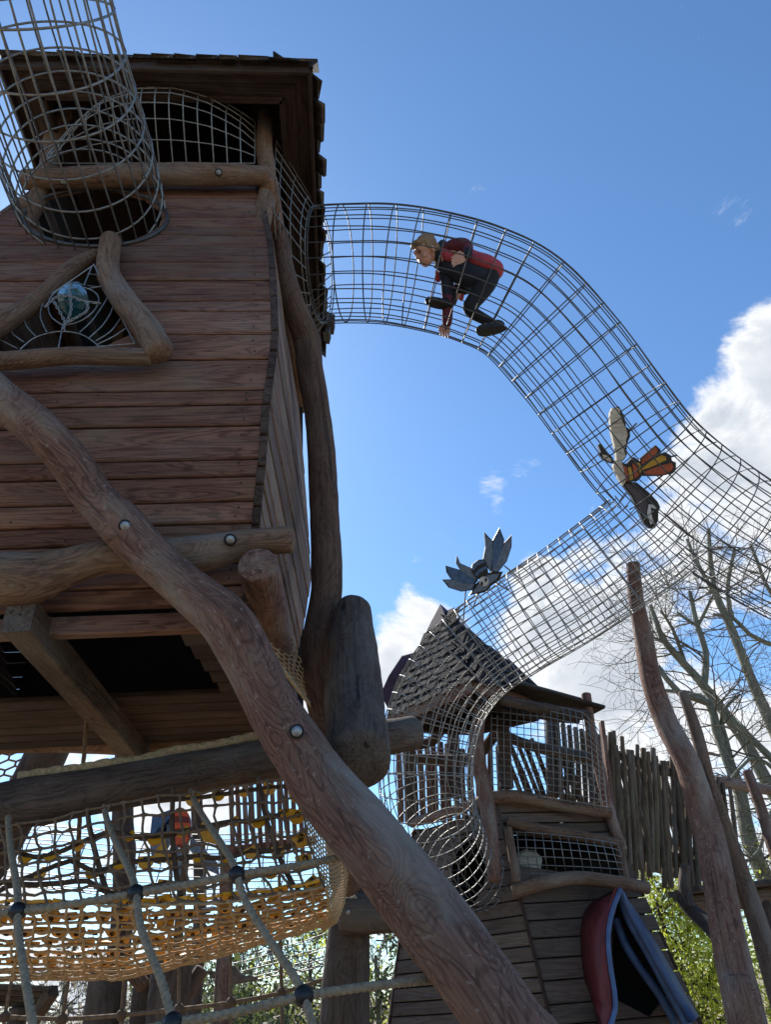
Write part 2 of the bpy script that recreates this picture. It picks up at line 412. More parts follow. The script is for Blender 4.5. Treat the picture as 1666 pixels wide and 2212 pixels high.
def bolt_on(parent, p, d, s=1.0):
    link('bolt', BOLT, parent, facing(p, d, s)); link('socket', SOCKET, parent, facing(p-d*.001, d, s))
def toward(p): return (CAM-p).normalized()
def polycut(pts, th=.02, back=None):
    """A flat board cut to an outline: pts are its front corners, th its thickness."""
    n = len(pts); b = back or FWD
    V = list(pts)+[p+b*th for p in pts]
    F = [tuple(range(n)), tuple(reversed(range(n, 2*n)))]+[(i, i+n, (i+1) % n+n, (i+1) % n) for i in range(n)]
    G = [(p.x*1.0, p.z, p.y) for p in V]
    return V, F, G
# ================================================================== setting
def build_ground():
    n = 24; V = []; F = []
    for i in range(n+1):
        for j in range(n+1):
            x = -400+800*i/n; y = -400+800*j/n
            V.append((x, y, 0))
    for i in range(n):
        for j in range(n): F.append((i*(n+1)+j, (i+1)*(n+1)+j, (i+1)*(n+1)+j+1, i*(n+1)+j+1))
    o = part('ground', (V, F), 'bark_mulch'); o['kind'] = 'structure'
build_ground()

# ================================================================== the big plank hut on stilts
hut = thing('play_tower', 'tall brown plank play hut on log stilts with shingled roof and round tube opening', 'play tower', (-1.2, 4.0, 0))
EDGE = [(395, 551), (436, 558), (504, 574), (544, 579), (610, 583), (718, 586), (774, 581), (877, 565), (985, 558), (1098, 546), (1200, 537), (1310, 522)]
YPR = [(395, 3.12), (480, 3.00), (560, 2.90), (700, 2.80), (850, 2.80), (1000, 2.87), (1180, 3.02), (1310, 3.06)]
rows = [401, 427, 449, 469, 490, 506, 530, 566, 605, 648, 671, 720, 774, 840, 872, 917, 990, 1027, 1081, 1128, 1168, 1215, 1262, 1305]
Rs = [P(interp(EDGE, y), y, Y=interp(YPR, y)) for y in rows]
def left_x(z): return -2.02-.62*max(0, sin(pi*min(1, max(0, (6.35-z)/3.2))))
Ls = [Vector((left_x(p.z), p.y, p.z)) for p in Rs]
tri_hole = [(203, 572), (246, 650), (298, 752), (-140, 775), (-40, 735), (90, 650)]
cir_hole = [(203+150*cos(a*pi/16), 468+60*sin(a*pi/16)) for a in range(32)]
wall(hut, Ls, Rs, 'plank_red', Vector((0, -1, 0)), [tri_hole, cir_hole])
# screws along the right-hand ends of the boards
for k in range(len(rows)-1):
    for f in ((.3, .72) if rows[k+1]-rows[k] > 30 else (.5,)):
        p = Rs[k].lerp(Rs[k+1], f); p = Vector((p.x-.07-.03*random.random(), p.y-.0045, p.z))
        link('screw', NAIL, hut, facing(p, Vector((0, -1, 0))))
        if random.random() < .45:
            p2 = Vector((p.x-random.uniform(.75, 1.1), p.y, p.z)); q = proj(p2)
            if not inpoly(*q, tri_hole) and not inpoly(*q, cir_hole): link('screw', NAIL, hut, facing(p2, Vector((0, -1, 0))))
# right side wall: boards run straight back, their cut ends show as a strip beside the front
srow = [401, 462, 520, 580, 640, 714, 757, 816, 873, 939, 1007, 1046, 1094, 1135, 1175, 1235, 1300]
BKX = [(3.1, -.40), (3.61, -.27), (4.33, -.16), (5.2, -.20), (6.0, -.25), (6.4, -.28)]
BKY = [(3.1, 4.85), (3.6, 5.0), (6.4, 5.0)]
sF = [P(interp(EDGE, y), y, Y=interp(YPR, y)) for y in srow]
sL = [p+Vector((.038, .012, 0)) for p in sF]
sR = [Vector((max(interp(BKX, p.z), p.x+.05), interp(BKY, p.z), p.z)) for p in sF]
wall(hut, sL, sR, 'plank_side', Vector((1, 0, 0)), th=.036, jit=.003, lap=.004)
wall(hut, [p+Vector((.002, -.006, 0)) for p in sF], [p+Vector((.041, -.006, 0)) for p in sF], 'end_grain', Vector((0, -1, 0)), th=.02, jit=.001, name='board_end')
lR = [Vector((left_x(p.z)-.002, p.y, p.z)) for p in sF]; lL = [Vector((left_x(p.z)-.002, 5.0, p.z)) for p in sF]
wall(hut, lL, lR, 'plank_side', Vector((-1, 0, 0)), th=.036)
bL = [Vector((a.x, 5.02, a.z)) for a in sR]; bR = [Vector((left_x(p.z), 5.02, p.z)) for p in sF]
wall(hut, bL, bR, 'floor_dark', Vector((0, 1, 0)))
zz = [7.22-.155*i for i in range(8)]  # upper back and left boards, added to keep sun out of the look-out
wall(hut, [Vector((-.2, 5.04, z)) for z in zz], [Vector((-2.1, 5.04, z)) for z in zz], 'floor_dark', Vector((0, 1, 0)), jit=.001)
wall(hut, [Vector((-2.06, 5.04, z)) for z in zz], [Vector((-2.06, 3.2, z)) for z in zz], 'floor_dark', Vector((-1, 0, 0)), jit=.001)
for zl in (6.9, 6.5): part('batten', beam(Vector((-.25, 4.99, zl)), Vector((-2.0, 4.99, zl)), .04, .05), 'floor_dark', hut, False)
part('light_block', boxpts(Vector((-1.2, 4.965, 5.15)), Vector((.98, 0, 0)), Vector((0, .004, 0)), Vector((0, 0, 2.0))), 'light_block_dark', hut, False)  # added sheet inside the back boards, keeps the hut interior dark
part('light_block', boxpts(Vector((-2.02, 4.05, 6.72)), Vector((.004, 0, 0)), Vector((0, .85, 0)), Vector((0, 0, .48))), 'light_block_dark', hut, False)
ZT = Rs[0].z; ZB = Rs[-1].z
# floor: solid boards at the back, an open hatch at the front, a frame round it
FZ = 3.13
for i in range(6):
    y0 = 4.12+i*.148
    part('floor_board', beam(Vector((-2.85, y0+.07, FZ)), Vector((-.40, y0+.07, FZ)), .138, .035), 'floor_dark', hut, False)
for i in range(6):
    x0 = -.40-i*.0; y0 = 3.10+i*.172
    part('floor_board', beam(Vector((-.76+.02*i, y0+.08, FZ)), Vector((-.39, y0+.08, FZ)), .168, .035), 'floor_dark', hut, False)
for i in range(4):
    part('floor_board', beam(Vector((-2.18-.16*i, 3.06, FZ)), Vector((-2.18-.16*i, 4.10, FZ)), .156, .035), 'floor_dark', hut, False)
a = P(30, 1318, Z=FZ-.09); b = Vector((a.x, 5.0, FZ-.09))
part('joist', beam(a+Vector((0, .05, 0)), b, .12, .15), 'log_dark', hut, False)
part('joist', beam(Vector((-2.85, 3.10, FZ-.05)), Vector((-.42, 3.10, FZ-.05)), .06, .09), 'plank_red', hut, False)
part('bottom_log', log([(Vector((-3.0, 5.06, 3.18)), .06), (Vector((-1.9, 5.06, 3.16)), .065), (Vector((-1.2, 5.06, 3.10)), .07), (Vector((-.7, 5.06, 3.12)), .065), (Vector((-.35, 5.06, 3.18)), .06)]), 'log_brown', hut)
# wavy log across the bottom of the front, a butt log running back under the hut
part('cross_log', log([(P(-60, 1246, Y=2.86), .115), (P(60, 1252, Y=2.86), .118), (P(140, 1228, Y=2.86), .090), (P(230, 1204, Y=2.88), .080), (P(340, 1204, Y=2.90), .086), (P(440, 1196, Y=2.90), .082), (P(540, 1173, Y=2.88), .066), (P(628, 1165, Y=2.86), .064)]), 'log_brown', hut)
a = P(557, 1219, Y=2.80)
part('butt_log', log([(a, .086), (a+Vector((.01, .5, -.01)), .09), (a+Vector((0, 1.3, 0)), .088), (a+Vector((0, 2.2, 0)), .085)], roundcap=.2), 'log_red', hut)
# rim logs round the look-out
rim = part('rim_log', log([(P(52, 388, Y=3.02), .070), (P(180, 384, Y=3.0), .078), (P(330, 377, Y=2.98), .080), (P(470, 378, Y=2.98), .078), (P(578, 380, Y=2.99), .066)]), 'log_brown', hut)
for px, py in ((136, 393), (314, 382), (472, 373)):
    p = P(px, py, Y=2.91); bolt_on(rim, p, toward(p), .9)
part('rim_log', log([(P(580, 386, Y=3.0), .060), (Vector((-.31, 3.6, 6.27)), .062), (Vector((-.26, 4.4, 6.15)), .06), (P(648, 884, Y=5.05), .058)]), 'log_brown', hut)
part('rim_log', log([(Vector((-2.03, 3.02, 6.22)), .07), (Vector((-2.06, 4.0, 6.2)), .07), (Vector((-2.05, 5.05, 6.15)), .07)]), 'log_brown', hut)
EZ = 7.18
# corner posts
for (x, y, r) in ((-.42, 3.08, .065), (-2.0, 3.08, .065), (-.36, 4.95, .065), (-2.0, 4.95, .065)):
    part('corner_post', log([(Vector((x, y, 6.05)), r), (Vector((x+.03, y+.01, 6.6)), r*.95), (Vector((x-.01, y, 7.1)), r), (Vector((x, y, 7.5)), r)], nr=14), 'log_brown', hut)
# roof: soffit boards, fascia, hipped slopes and shingles
X0, X1, Y0, Y1 = -2.20, -0.06, 2.56, 5.34
roof_apex = [Vector((-1.1, 3.6, 9.1)), Vector((-1.1, 4.3, 9.1))]
c4 = [Vector((X0, Y0, EZ)), Vector((X1, Y0, EZ)), Vector((X1, Y1, EZ)), Vector((X0, Y1, EZ))]
def slope(poly, th=.03):
    n = (poly[1]-poly[0]).cross(poly[2]-poly[0]).normalized()
    if n.z < 0: n = -n
    V = list(poly)+[p+n*th for p in poly]; m = len(poly)
    F = [tuple(reversed(range(m))), tuple(range(m, 2*m))]+[(i, (i+1) % m, (i+1) % m+m, i+m) for i in range(m)]
    return V, F, [(v.x, v.y, v.z) for v in V]
in4 = [v.lerp(Vector((-1.1, 3.95, v.z)), .0) for v in c4]
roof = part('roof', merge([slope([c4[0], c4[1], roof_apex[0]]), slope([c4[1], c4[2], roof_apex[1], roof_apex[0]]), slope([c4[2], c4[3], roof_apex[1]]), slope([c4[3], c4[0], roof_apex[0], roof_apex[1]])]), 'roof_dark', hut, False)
w = .21
inn = [Vector((X0+w, Y0+w, EZ)), Vector((X1-w, Y0+w, EZ)), Vector((X1-w, Y1-w, EZ)), Vector((X0+w, Y1-w, EZ))]
for i in range(4):
    a, b, c, d = c4[i], c4[(i+1) % 4], inn[(i+1) % 4], inn[i]
    for f0, f1 in ((0, .49), (.51, 1)):
        q = [a.lerp(d, f0), b.lerp(c, f0), b.lerp(c, f1), a.lerp(d, f1)]; dz = Vector((0, 0, -.012))
        V = [p+dz for p in q]+[p+dz*2.6 for p in q]
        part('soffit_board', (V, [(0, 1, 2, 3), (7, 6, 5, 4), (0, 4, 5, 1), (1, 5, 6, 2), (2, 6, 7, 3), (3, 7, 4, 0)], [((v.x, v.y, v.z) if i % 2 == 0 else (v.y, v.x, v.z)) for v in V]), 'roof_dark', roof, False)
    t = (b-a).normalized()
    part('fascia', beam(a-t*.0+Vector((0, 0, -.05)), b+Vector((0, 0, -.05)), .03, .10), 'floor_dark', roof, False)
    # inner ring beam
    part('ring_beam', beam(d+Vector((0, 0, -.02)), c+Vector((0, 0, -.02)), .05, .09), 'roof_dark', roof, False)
def shingle_mesh(wd, ln, th, ragged):
    V = [Vector((-wd/2, 0, 0)), Vector((wd/2, 0, 0)), Vector((wd/2, ln, 0)), Vector((-wd/2, ln, 0)), Vector((-wd/2, -ragged*.5, th)), Vector((wd/2, ragged*.4, th)), Vector((wd/2, ln, th*.4)), Vector((-wd/2, ln, th*.4))]
    o = random.random()*30
    return mesh('shingle', V, [(3, 2, 1, 0), (4, 5, 6, 7), (0, 1, 5, 4), (1, 2, 6, 5), (2, 3, 7, 6), (3, 0, 4, 7)], 'shingle_wood', [(v.y+o, v.x+o, v.z) for v in V], False)
SH = [shingle_mesh(random.uniform(.11, .22), .34, random.uniform(.014, .034), random.uniform(0, .05)) for _ in range(8)]
def shingle_rows(a, b, apex, nrows, per, x00=-.02):
    t = (b-a).normalized(); up = ((apex-a)-t*(apex-a).dot(t)).normalized(); n = t.cross(up).normalized()
    if n.z < 0: n = -n
    Ln = (b-a).length
    for r in range(nrows):
        x = x00+.03*r
        while x < Ln-.06:
            m = random.choice(SH); wd = m.vertices[1].co.x*2
            p = a+t*(x+wd/2)+up*(r*.16-.06+random.uniform(-.055, .035))+n*(.034+r*.004)
            R = Matrix((t, up, n)).transposed().to_4x4()
            tilt = Matrix.Rotation(random.uniform(-.14, .14), 4, 'Z') @ Matrix.Rotation(-.10+random.uniform(-.10, .06), 4, 'X')
            link('shingle', m, roof, Matrix.Translation(p) @ R @ tilt)
            x += wd+random.uniform(.004, .012)
shingle_rows(c4[0], c4[1], roof_apex[0], 2, 14)
shingle_rows(c4[1], c4[2], roof_apex[0], 3, 16, .07)
# ragged last shingle that sticks out by the far corner
def far_upper_shingles():
    its = []
    for (a, b, ap) in ((c4[0], c4[1], roof_apex[0]), (c4[1], c4[2], roof_apex[0].lerp(roof_apex[1], .5))):
        for r in range(3, 11):
            f = r/11.0; q0 = a.lerp(ap, f); q1 = b.lerp(ap, f); L_ = (q1-q0).length; k = max(1, int(L_/.18))
            n = (b-a).cross(ap-a).normalized(); n = n if n.z > 0 else -n
            for j in range(k):
                c0 = q0.lerp(q1, (j+.5)/k)+n*.05; up = (ap-(a+b)/2).normalized()
                its.append(boxpts(c0, (q1-q0).normalized()*(L_/k*.47), up*.13, n*.008))
    V, F = merge(its)[:2]
    o = part('shingle_field', (V, F, [(v.x, v.y, v.z) for v in V]), 'shingle_wood', roof, False); o['kind'] = 'stuff'
far_upper_shingles()
for px, py, s in ((712, 700, 1.0), (705, 722, .8)):
    p = P(px, py, Y=5.36); V, F = boxpts(p, Vector((.05*s, 0, -.01)), Vector((0, .09, 0)), Vector((.01, 0, .06*s)))
    part('shingle', (V, F, [(v.y, v.x, v.z) for v in V]), 'shingle_wood', roof, False)

# triangular window: three crooked frame logs and a steel web
win = part('window_frame_log', log([(P(238, 520, Y=2.84), 0.064), (P(234, 590, Y=2.80), 0.068), (P(268, 650, Y=2.72), 0.070), (P(310, 700, Y=2.69), 0.070), (P(345, 760, Y=2.68), 0.074)], roundcap=.45), 'log_brown', hut)
part('window_frame_log', log([(P(205, 552, Y=2.85), 0.038), (P(150, 585, Y=2.80), 0.050), (P(90, 640, Y=2.75), 0.050), (P(20, 690, Y=2.72), 0.055), (P(-60, 742, Y=2.70), 0.056)]), 'log_brown', hut)
part('window_frame_log', log([(P(-60, 785, Y=2.70), 0.052), (P(40, 778, Y=2.69), 0.049), (P(150, 770, Y=2.69), 0.046), (P(250, 770, Y=2.69), 0.046), (P(322, 772, Y=2.70), 0.044)]), 'log_brown', hut)
def web():
    z2 = lambda x, y: P(x*.4687, y*.4687+455.5, Y=2.74)
    lines = [[(430, 245), (620, 610)], [(430, 250), (300, 340), (150, 440), (0, 580)], [(620, 612), (0, 665)],
             [(420, 262), (385, 345)], [(290, 520), (265, 645)], [(480, 345), (400, 360)],
             [(90, 640), (150, 590), (230, 562), (300, 556), (370, 568), (420, 595), (455, 625)],
             [(285, 525), (240, 495), (222, 455), (225, 410), (260, 370), (310, 350), (370, 350), (430, 370), (455, 405), (440, 450), (400, 490), (340, 520), (285, 525)],
             [(215, 560), (185, 490), (195, 430), (225, 385)], [(165, 580), (120, 530), (108, 480)], [(110, 605), (60, 570), (45, 540)], [(80, 635), (20, 605), (0, 595)],
             [(365, 560), (420, 510), (470, 440), (495, 395), (485, 350)], [(410, 585), (470, 530), (510, 470), (520, 435)], [(440, 600), (510, 555), (555, 495)], [(450, 615), (530, 575), (580, 540)], [(300, 556), (290, 525)]]
    for ln in lines:
        pts = [p for p, r in crom([(z2(x, y), 1) for x, y in ln], .03)] if len(ln) > 2 else [z2(*ln[0]), z2(*ln[1])]
        part('web_wire', sweep([(p, .0042) for p in pts], 6, False), 'bolt_steel', hut)
web()
# teal glass boulder hung in chains in the window
gem = thing('glass_boulder', 'teal glass lump wrapped in chain hanging in the triangular window', 'ornament', P(155, 690, Y=2.80))
def boulder():
    V = []; F = []; n, m = 14, 9; c = P(157, 650, Y=2.71); a = RGT*.082; b = UPV*.105; d = FWD*.07
    for i in range(m+1):
        th = pi*i/m
        for k in range(n):
            ph = 2*pi*k/n; v = Vector((sin(th)*cos(ph), cos(th), sin(th)*sin(ph))); s = 1+.16*noise.noise(v*1.7+Vector((3, 1, 2)))
            V.append(c+(a*v.x+b*v.y+d*v.z)*s)
    for i in range(m):
        for k in range(n): F.append((i*n+k, i*n+(k+1) % n, (i+1)*n+(k+1) % n, (i+1)*n+k))
    part('glass_body', (V, F), 'glass_teal', gem, False)
    def link_mesh():
        V = []; 
        pts = [Vector((.006*cos(t), .013*sin(t), 0)) for t in [2*pi*k/10 for k in range(11)]]
        return sweep([(p, .0034) for p in pts], 5, False)
    v, f, g = link_mesh(); LK = mesh('chain_link', v, f, 'bolt_steel')
    paths = [[(150, 612), (151, 640), (153, 668), (146, 690), (137, 706)], [(100, 660), (122, 642), (150, 640), (178, 650), (212, 655)], [(118, 655), (130, 676), (140, 696)], [(188, 655), (186, 672), (150, 694)]]
    for pth in paths:
        pts = crom([(P(x, y, Y=2.635), 1) for x, y in pth], .019); fr = frames([p for p, r in pts])
        for i, (p, r) in enumerate(pts):
            t, n_, b_ = fr[i]
            if i % 2: n_, b_ = b_, -n_
            link('chain_link', LK, gem, Matrix.Translation(p) @ Matrix((n_, t, b_)).transposed().to_4x4())
boulder()

# ================================================================== steel mesh tubes and guards
def polyline_pieces(pts, keep):
    out = []; cur = []
    for p in pts:
        if keep(p): cur.append(p)
        else:
            if len(cur) > 1: out.append(cur)
            cur = []
    if len(cur) > 1: out.append(cur)
    return out
def wire_tube(root, ctrl, nw, ring_step, r=.0052, mat='steel_dark', keep=None, skew=0.0, twist=0.0):
    pts = crom(ctrl, .05); ps = [p for p, q in pts]; fr = frames(ps)
    S = [0]
    for i in range(1, len(ps)): S.append(S[-1]+(ps[i]-ps[i-1]).length)
    def at(s, th):
        j = 0
        while j < len(S)-2 and S[j+1] < s: j += 1
        f = 0 if S[j+1] == S[j] else min(1, max(0, (s-S[j])/(S[j+1]-S[j])))
        c = ps[j].lerp(ps[j+1], f); R = pts[j][1]+(pts[j+1][1]-pts[j][1])*f
        n = fr[j][1].lerp(fr[j+1][1], f).normalized(); b = fr[j][2].lerp(fr[j+1][2], f).normalized()
        return c+n*(R*cos(th))+b*(R*sin(th))
    k = keep or (lambda p: True)
    for i in range(nw):
        th0 = 2*pi*i/nw; raw = [at(S[j], th0+twist*S[j]) for j in range(len(S))]
        ph = random.random()*9
        raw = [p+Vector((noise.noise(p*1.3+Vector((ph, 0, 0))), noise.noise(p*1.3+Vector((0, ph, 0))), noise.noise(p*1.3+Vector((0, 0, ph)))))*.012 for p in raw]
        its = [wirepath(q, r) for q in polyline_pieces(raw, k)]
        if its: part('wire', merge(its), mat, root)
    s = .02; q = 0
    while s < S[-1]:
        raw = [at(s+skew*sin(2*pi*t/40+.6), 2*pi*t/40) for t in range(41)]
        its = [wirepath(p, r*1.1) for p in polyline_pieces(raw, k)]
        if its: part('hoop', merge(its), mat, root)
        s += ring_step*random.uniform(.93, 1.07); q += 1
    return ps, [p[1] for p in pts]
def dist_line(p, ps, R):
    m = 9
    for c, r in zip(ps, R):
        d = (p-c).length-r
        if d < m: m = d
    return m
# tube 1: leaves the round hole in the hut front, up and towards the camera
t1 = thing('mesh_tube', 'steel mesh climbing tube rising from the round hole in the plank hut', 'climbing tube', P(205, 468, D=5.0))
ctrl1 = [(P(206, 474, D=5.06), .48), (P(196, 436, D=4.80), .47), (P(165, 335, D=4.35), .45), (P(116, 190, D=3.95), .425), (P(66, 20, D=3.65), .405), (P(15, -180, D=3.45), .40), (P(-40, -420, D=3.3), .40)]
wire_tube(t1, ctrl1, 30, .19, .0058, 'steel')
part('collar', sweep([(P(206+156*cos(a*pi/24), 470+62*sin(a*pi/24), Y=interp(YPR, 470+62*sin(a*pi/24))-.012), .012) for a in range(49)], 6, False), 'steel_dark', t1)
# tube 2: hut side to the right and down
t2 = thing('mesh_tube', 'long steel mesh tube arching out of the hut side with the crawling child', 'climbing tube', P(690, 573, D=6.15))
ctrl2 = [(P(690, 574, D=6.16), .475), (P(760, 571, D=6.12), .475), (P(840, 573, D=6.1), .48), (P(930, 587, D=6.08), .485), (P(1030, 615, D=6.08), .485), (P(1130, 665, D=6.08), .485), (P(1230, 772, D=6.08), .485), (P(1320, 893, D=6.06), .485), (P(1408, 1003, D=6.04), .485), (P(1520, 1098, D=6.02), .49), (P(1640, 1178, D=6.0), .49), (P(1800, 1262, D=5.95), .49), (P(1960, 1340, D=5.9), .49)]
ctrl3 = [(P(1440, 1120, D=6.1), .46), (P(1400, 1160, D=6.14), .455), (P(1330, 1212, D=6.2), .445), (P(1220, 1287, D=6.35), .44), (P(1110, 1356, D=6.5), .435), (P(1015, 1425, D=6.55), .43), (P(952, 1512, D=6.5), .425), (P(926, 1610, D=6.4), .42), (P(922, 1700, D=6.3), .41), (P(938, 1780, D=6.35), .40), (P(975, 1845, D=6.5), .37), (P(1020, 1882, D=6.72), .33), (P(1062, 1890, D=6.95), .30)]
pp2 = crom(ctrl2, .05); pp3 = crom(ctrl3, .05)
ax2 = [p for p, r in pp2]; rr2 = [r for p, r in pp2]; ax3 = [p for p, r in pp3]; rr3 = [r for p, r in pp3]
wire_tube(t2, ctrl2, 24, .20, .0050, 'steel_dark', keep=lambda p: dist_line(p, ax3[4:], rr3[4:]) > -.03)
t3 = thing('mesh_tube', 'steel mesh branch tube swooping down into the slate roofed turret', 'climbing tube', P(1020, 1880, D=6.7))
wire_tube(t3, ctrl3, 30, .115, .0048, 'steel', keep=lambda p: dist_line(p, ax2, rr2) > -.035, twist=.12, skew=.02)
def grid_guard(root, S, nu, nv, r=.0052, mat='steel', ustep=18):
    for i in range(nu+1):
        part('wire', wirepath([S(i/nu, j/ustep) for j in range(ustep+1)], r), mat, root)
    for j in range(nv+1):
        part('wire', wirepath([S(i/ustep, j/nv) for i in range(ustep+1)], r), mat, root)
# bulging guard over the front rim of the hut
g1 = thing('mesh_guard', 'bulging steel mesh guard across the look-out above the hut rim log', 'mesh guard', P(330, 352, Y=2.98))
gl = P(108, 352, Y=3.02); gr = P(548, 350, Y=3.02)
TOPG = [(108, 350), (150, 292), (215, 222), (290, 190), (385, 186), (455, 205), (510, 235), (550, 262)]
def S1(u, v):
    x = 108+(550-108)*u; b = sin(pi*min(1, .06+u*.94))**.6
    lo = P(x, 353, Y=3.0); hi = P(x, interp(TOPG, x), Y=3.0-.30*b)
    return lo.lerp(hi, v)+Vector((0, -.16*b*sin(pi*v), 0))
grid_guard(g1, S1, 15, 6)
# funnel of mesh from the hut side opening to the first hoop of the arching tube
g2 = thing('mesh_guard', 'funnel of steel mesh joining the hut side opening to the arching tube', 'mesh guard', Vector((-.3, 4.0, 6.2)))
fr2 = frames(ax2)[0]
def S2(u, v):
    th = 2*pi*u; c = ax2[0]+fr2[1]*(cos(th)*rr2[0])+fr2[2]*(sin(th)*rr2[0])
    y = -cos(th+.0); d = c-ax2[0]
    q = Vector((-.34, 3.95+max(-1, min(1, d.y/rr2[0]*1.35))*.86, 6.72+max(-1, min(1, d.z/rr2[0]*1.35))*.50))
    f = v*v*(3-2*v); m = q.lerp(c, f)
    return m
grid_guard(g2, S2, 30, 4, .0050, 'steel', 24)
# ================================================================== big logs round the hut
GR = lambda p, r, dx=0, dy=0: (Vector((p.x+dx, p.y+dy, -.15)), r)
l1 = part('leaning_log', log([(P(-230, 640, D=3.36), .088), (P(-70, 795, D=3.33), .092), (P(0, 862, D=3.3), .094), (P(70, 915, D=3.28), .092), (P(140, 985, D=3.26), .092), (P(200, 1070, D=3.24), .092), (P(262, 1133, D=3.2), .098), (P(330, 1205, D=3.16), .094), (P(420, 1285, D=3.1), .098), (P(492, 1345, D=3.05), .110), (P(545, 1440, D=3.0), .106), (P(592, 1535, D=2.95), .108), (P(640, 1610, D=2.9), .112), (P(700, 1700, D=2.8), .116), (P(770, 1785, D=2.7), .122), (P(850, 1880, D=2.6), .126), (P(942, 1995, D=2.5), .126), (P(1020, 2105, D=2.4), .122), (P(1106, 2230, D=2.3), .119), (P(1238, 2420, D=2.2), .118), (Vector((1.15, 2.2, -.15)), .13)], nr=32, step=.03, amp=.07), 'log_red')
tag(l1, 'thick crooked reddish log bracing diagonally in front of the plank hut', 'log')
p = P(497, 1166, Y=2.80); bolt_on(hut, p, toward(p), 1.0)
for px, py, d in ((270, 1136, 3.105), (641, 1580, 2.80), (800, 1838, 2.575)):
    p = P(px, py, D=d); bolt_on(l1, p, (toward(p)+Vector((0, 0, .15))).normalized(), 1.0 if py < 1700 else .5)
l3 = part('rail_log', log([(P(-160, 1772, D=3.3), .105), (P(0, 1742, D=3.42), .108), (P(150, 1715, D=3.5), .106), (P(300, 1690, D=3.62), .104), (P(450, 1664, D=3.75), .106), (P(600, 1638, D=3.88), .108), (P(760, 1606, D=4.2), .106), (P(890, 1584, D=4.5), .104)], nr=26), 'log_dark')
tag(l3, 'dark grey horizontal log rail holding the brown climbing net', 'log')
l4 = part('stub_log', log([(P(764, 1318, D=4.35), .105), (P(762, 1370, D=4.12), .132), (P(764, 1440, D=3.82), .142), (P(766, 1520, D=3.5), .146), (P(771, 1590, D=3.2), .146), (P(773, 1638, D=3.02), .142)], nr=30, amp=.08, roundcap=.4), 'log_dark')
tag(l4, 'short fat dark log butt jutting forward beside the tall crooked post', 'log')
l5 = part('tall_post', log([(P(605, 505, Y=3.34), .062), (P(614, 575, Y=3.42), .068), (P(634, 655, Y=3.55), .078), (P(662, 735, Y=3.72), .100), (P(670, 800, Y=3.78), .094), (P(685, 890, Y=3.85), .092), (P(694, 970, Y=3.9), .094), (P(699, 1080, Y=3.96), .094), (P(704, 1200, Y=4.0), .096), (P(705, 1290, Y=4.02), .098), (P(690, 1380, Y=4.05), .102), (P(688, 1460, Y=4.1), .10), (P(705, 1540, Y=4.1), .10), (P(735, 1700, Y=4.15), .105), (P(748, 1900, Y=4.9), .11)], nr=24), 'post_dark')
tag(l5, 'tall crooked dark post standing against the hut side wall', 'post')
pc = P(750, 1960, Y=5.2)
l6 = part('upright_post', log([(P(752, 1700, Y=5.2), .115), (P(768, 1850, Y=5.2), .118), (P(752, 2060, Y=5.2), .135), (P(744, 2212, Y=5.2), .15), (Vector((pc.x-.06, 5.2, .6)), .15), (Vector((pc.x-.05, 5.2, -.15)), .15)], nr=22), 'log_dark')
tag(l6, 'stout brown upright post below the net, crossed by a short log', 'post')
l7 = part('short_log', log([(P(742, 1972, Y=5.02), .115), (P(800, 1972, Y=5.0), .112), (P(900, 1968, Y=5.0), .11)], nr=20, roundcap=.2), 'log_dark')
tag(l7, 'short bolted log crossing the stout post behind the leaning log', 'log'); p = P(752, 1970, Y=4.90); bolt_on(l7, p, toward(p), .7)

# ================================================================== ropes
def rope3(ctrl, r, pitch=.024, step=.0035, nr=15):
    pts = [(p, r) for p, q in crom([(c, 1) for c in ctrl], step)]
    return sweep(pts, nr, True, lambda th, s, i: .70+.34*abs(cos(1.5*(th-2*pi*s/(pitch*3)*1.0)))**.6, 0, .3)
def ball_mesh(r, name='ball_joint', mat='ball_black'):
    V = []; F = []; n, m = 18, 12
    prof = []
    for i in range(m+1):
        th = pi*i/m; z = -cos(th)*r; a = sin(th)*r
        prof.append((a, z*.96))
    prof.insert(m//2+1, (r*.955, .004*r*6)); prof.insert(m//2, (r*.955, -.004*r*6))
    prof.sort(key=lambda q: q[1])
    for a, z in prof:
        for k in range(n): V.append(Vector((max(a, .0005)*cos(2*pi*k/n), max(a, .0005)*sin(2*pi*k/n), z)))
    for i in range(len(prof)-1):
        for k in range(n): F.append((i*n+k, i*n+(k+1) % n, (i+1)*n+(k+1) % n, (i+1)*n+k))
    return mesh(name, V, F, mat)
BALL = ball_mesh(.031)
rn = thing('rope_barrier', 'grey rope barrier with black ball joints strung from the dark log rail', 'rope net', P(512, 1890, D=2.62))
V1 = [P(17, 1765, D=3.28), P(19, 1800, D=3.15), P(25, 1850, D=2.95), P(37, 1925, D=2.68), P(37, 1969, D=2.55), P(40, 2021, D=2.45), P(56, 2124, D=2.25), P(72, 2225, D=2.1), P(100, 2420, D=1.95)]
V2 = [P(224, 1742, D=3.45), P(232, 1775, D=3.3), P(250, 1820, D=3.1), P(283, 1890, D=2.75), P(293, 1930, D=2.58), P(305, 2007, D=2.42), P(347, 2115, D=2.25), P(373, 2211, D=2.12), P(420, 2400, D=1.95)]
V3 = [P(412, 1709, D=3.6), P(422, 1735, D=3.4), P(448, 1778, D=3.15), P(495, 1850, D=2.75), P(512, 1890, D=2.6), P(530, 1946, D=2.5), P(576, 2021, D=2.36), P(642, 2120, D=2.22), P(656, 2152, D=2.18), P(675, 2212, D=2.1), P(720, 2380, D=1.98)]
H1 = [P(-120, 1985, D=2.5), P(37, 1969, D=2.55), P(160, 1952, D=2.56), P(293, 1930, D=2.58), P(400, 1912, D=2.59), P(512, 1890, D=2.6), P(630, 1872, D=2.64), P(742, 1851, D=2.70)]
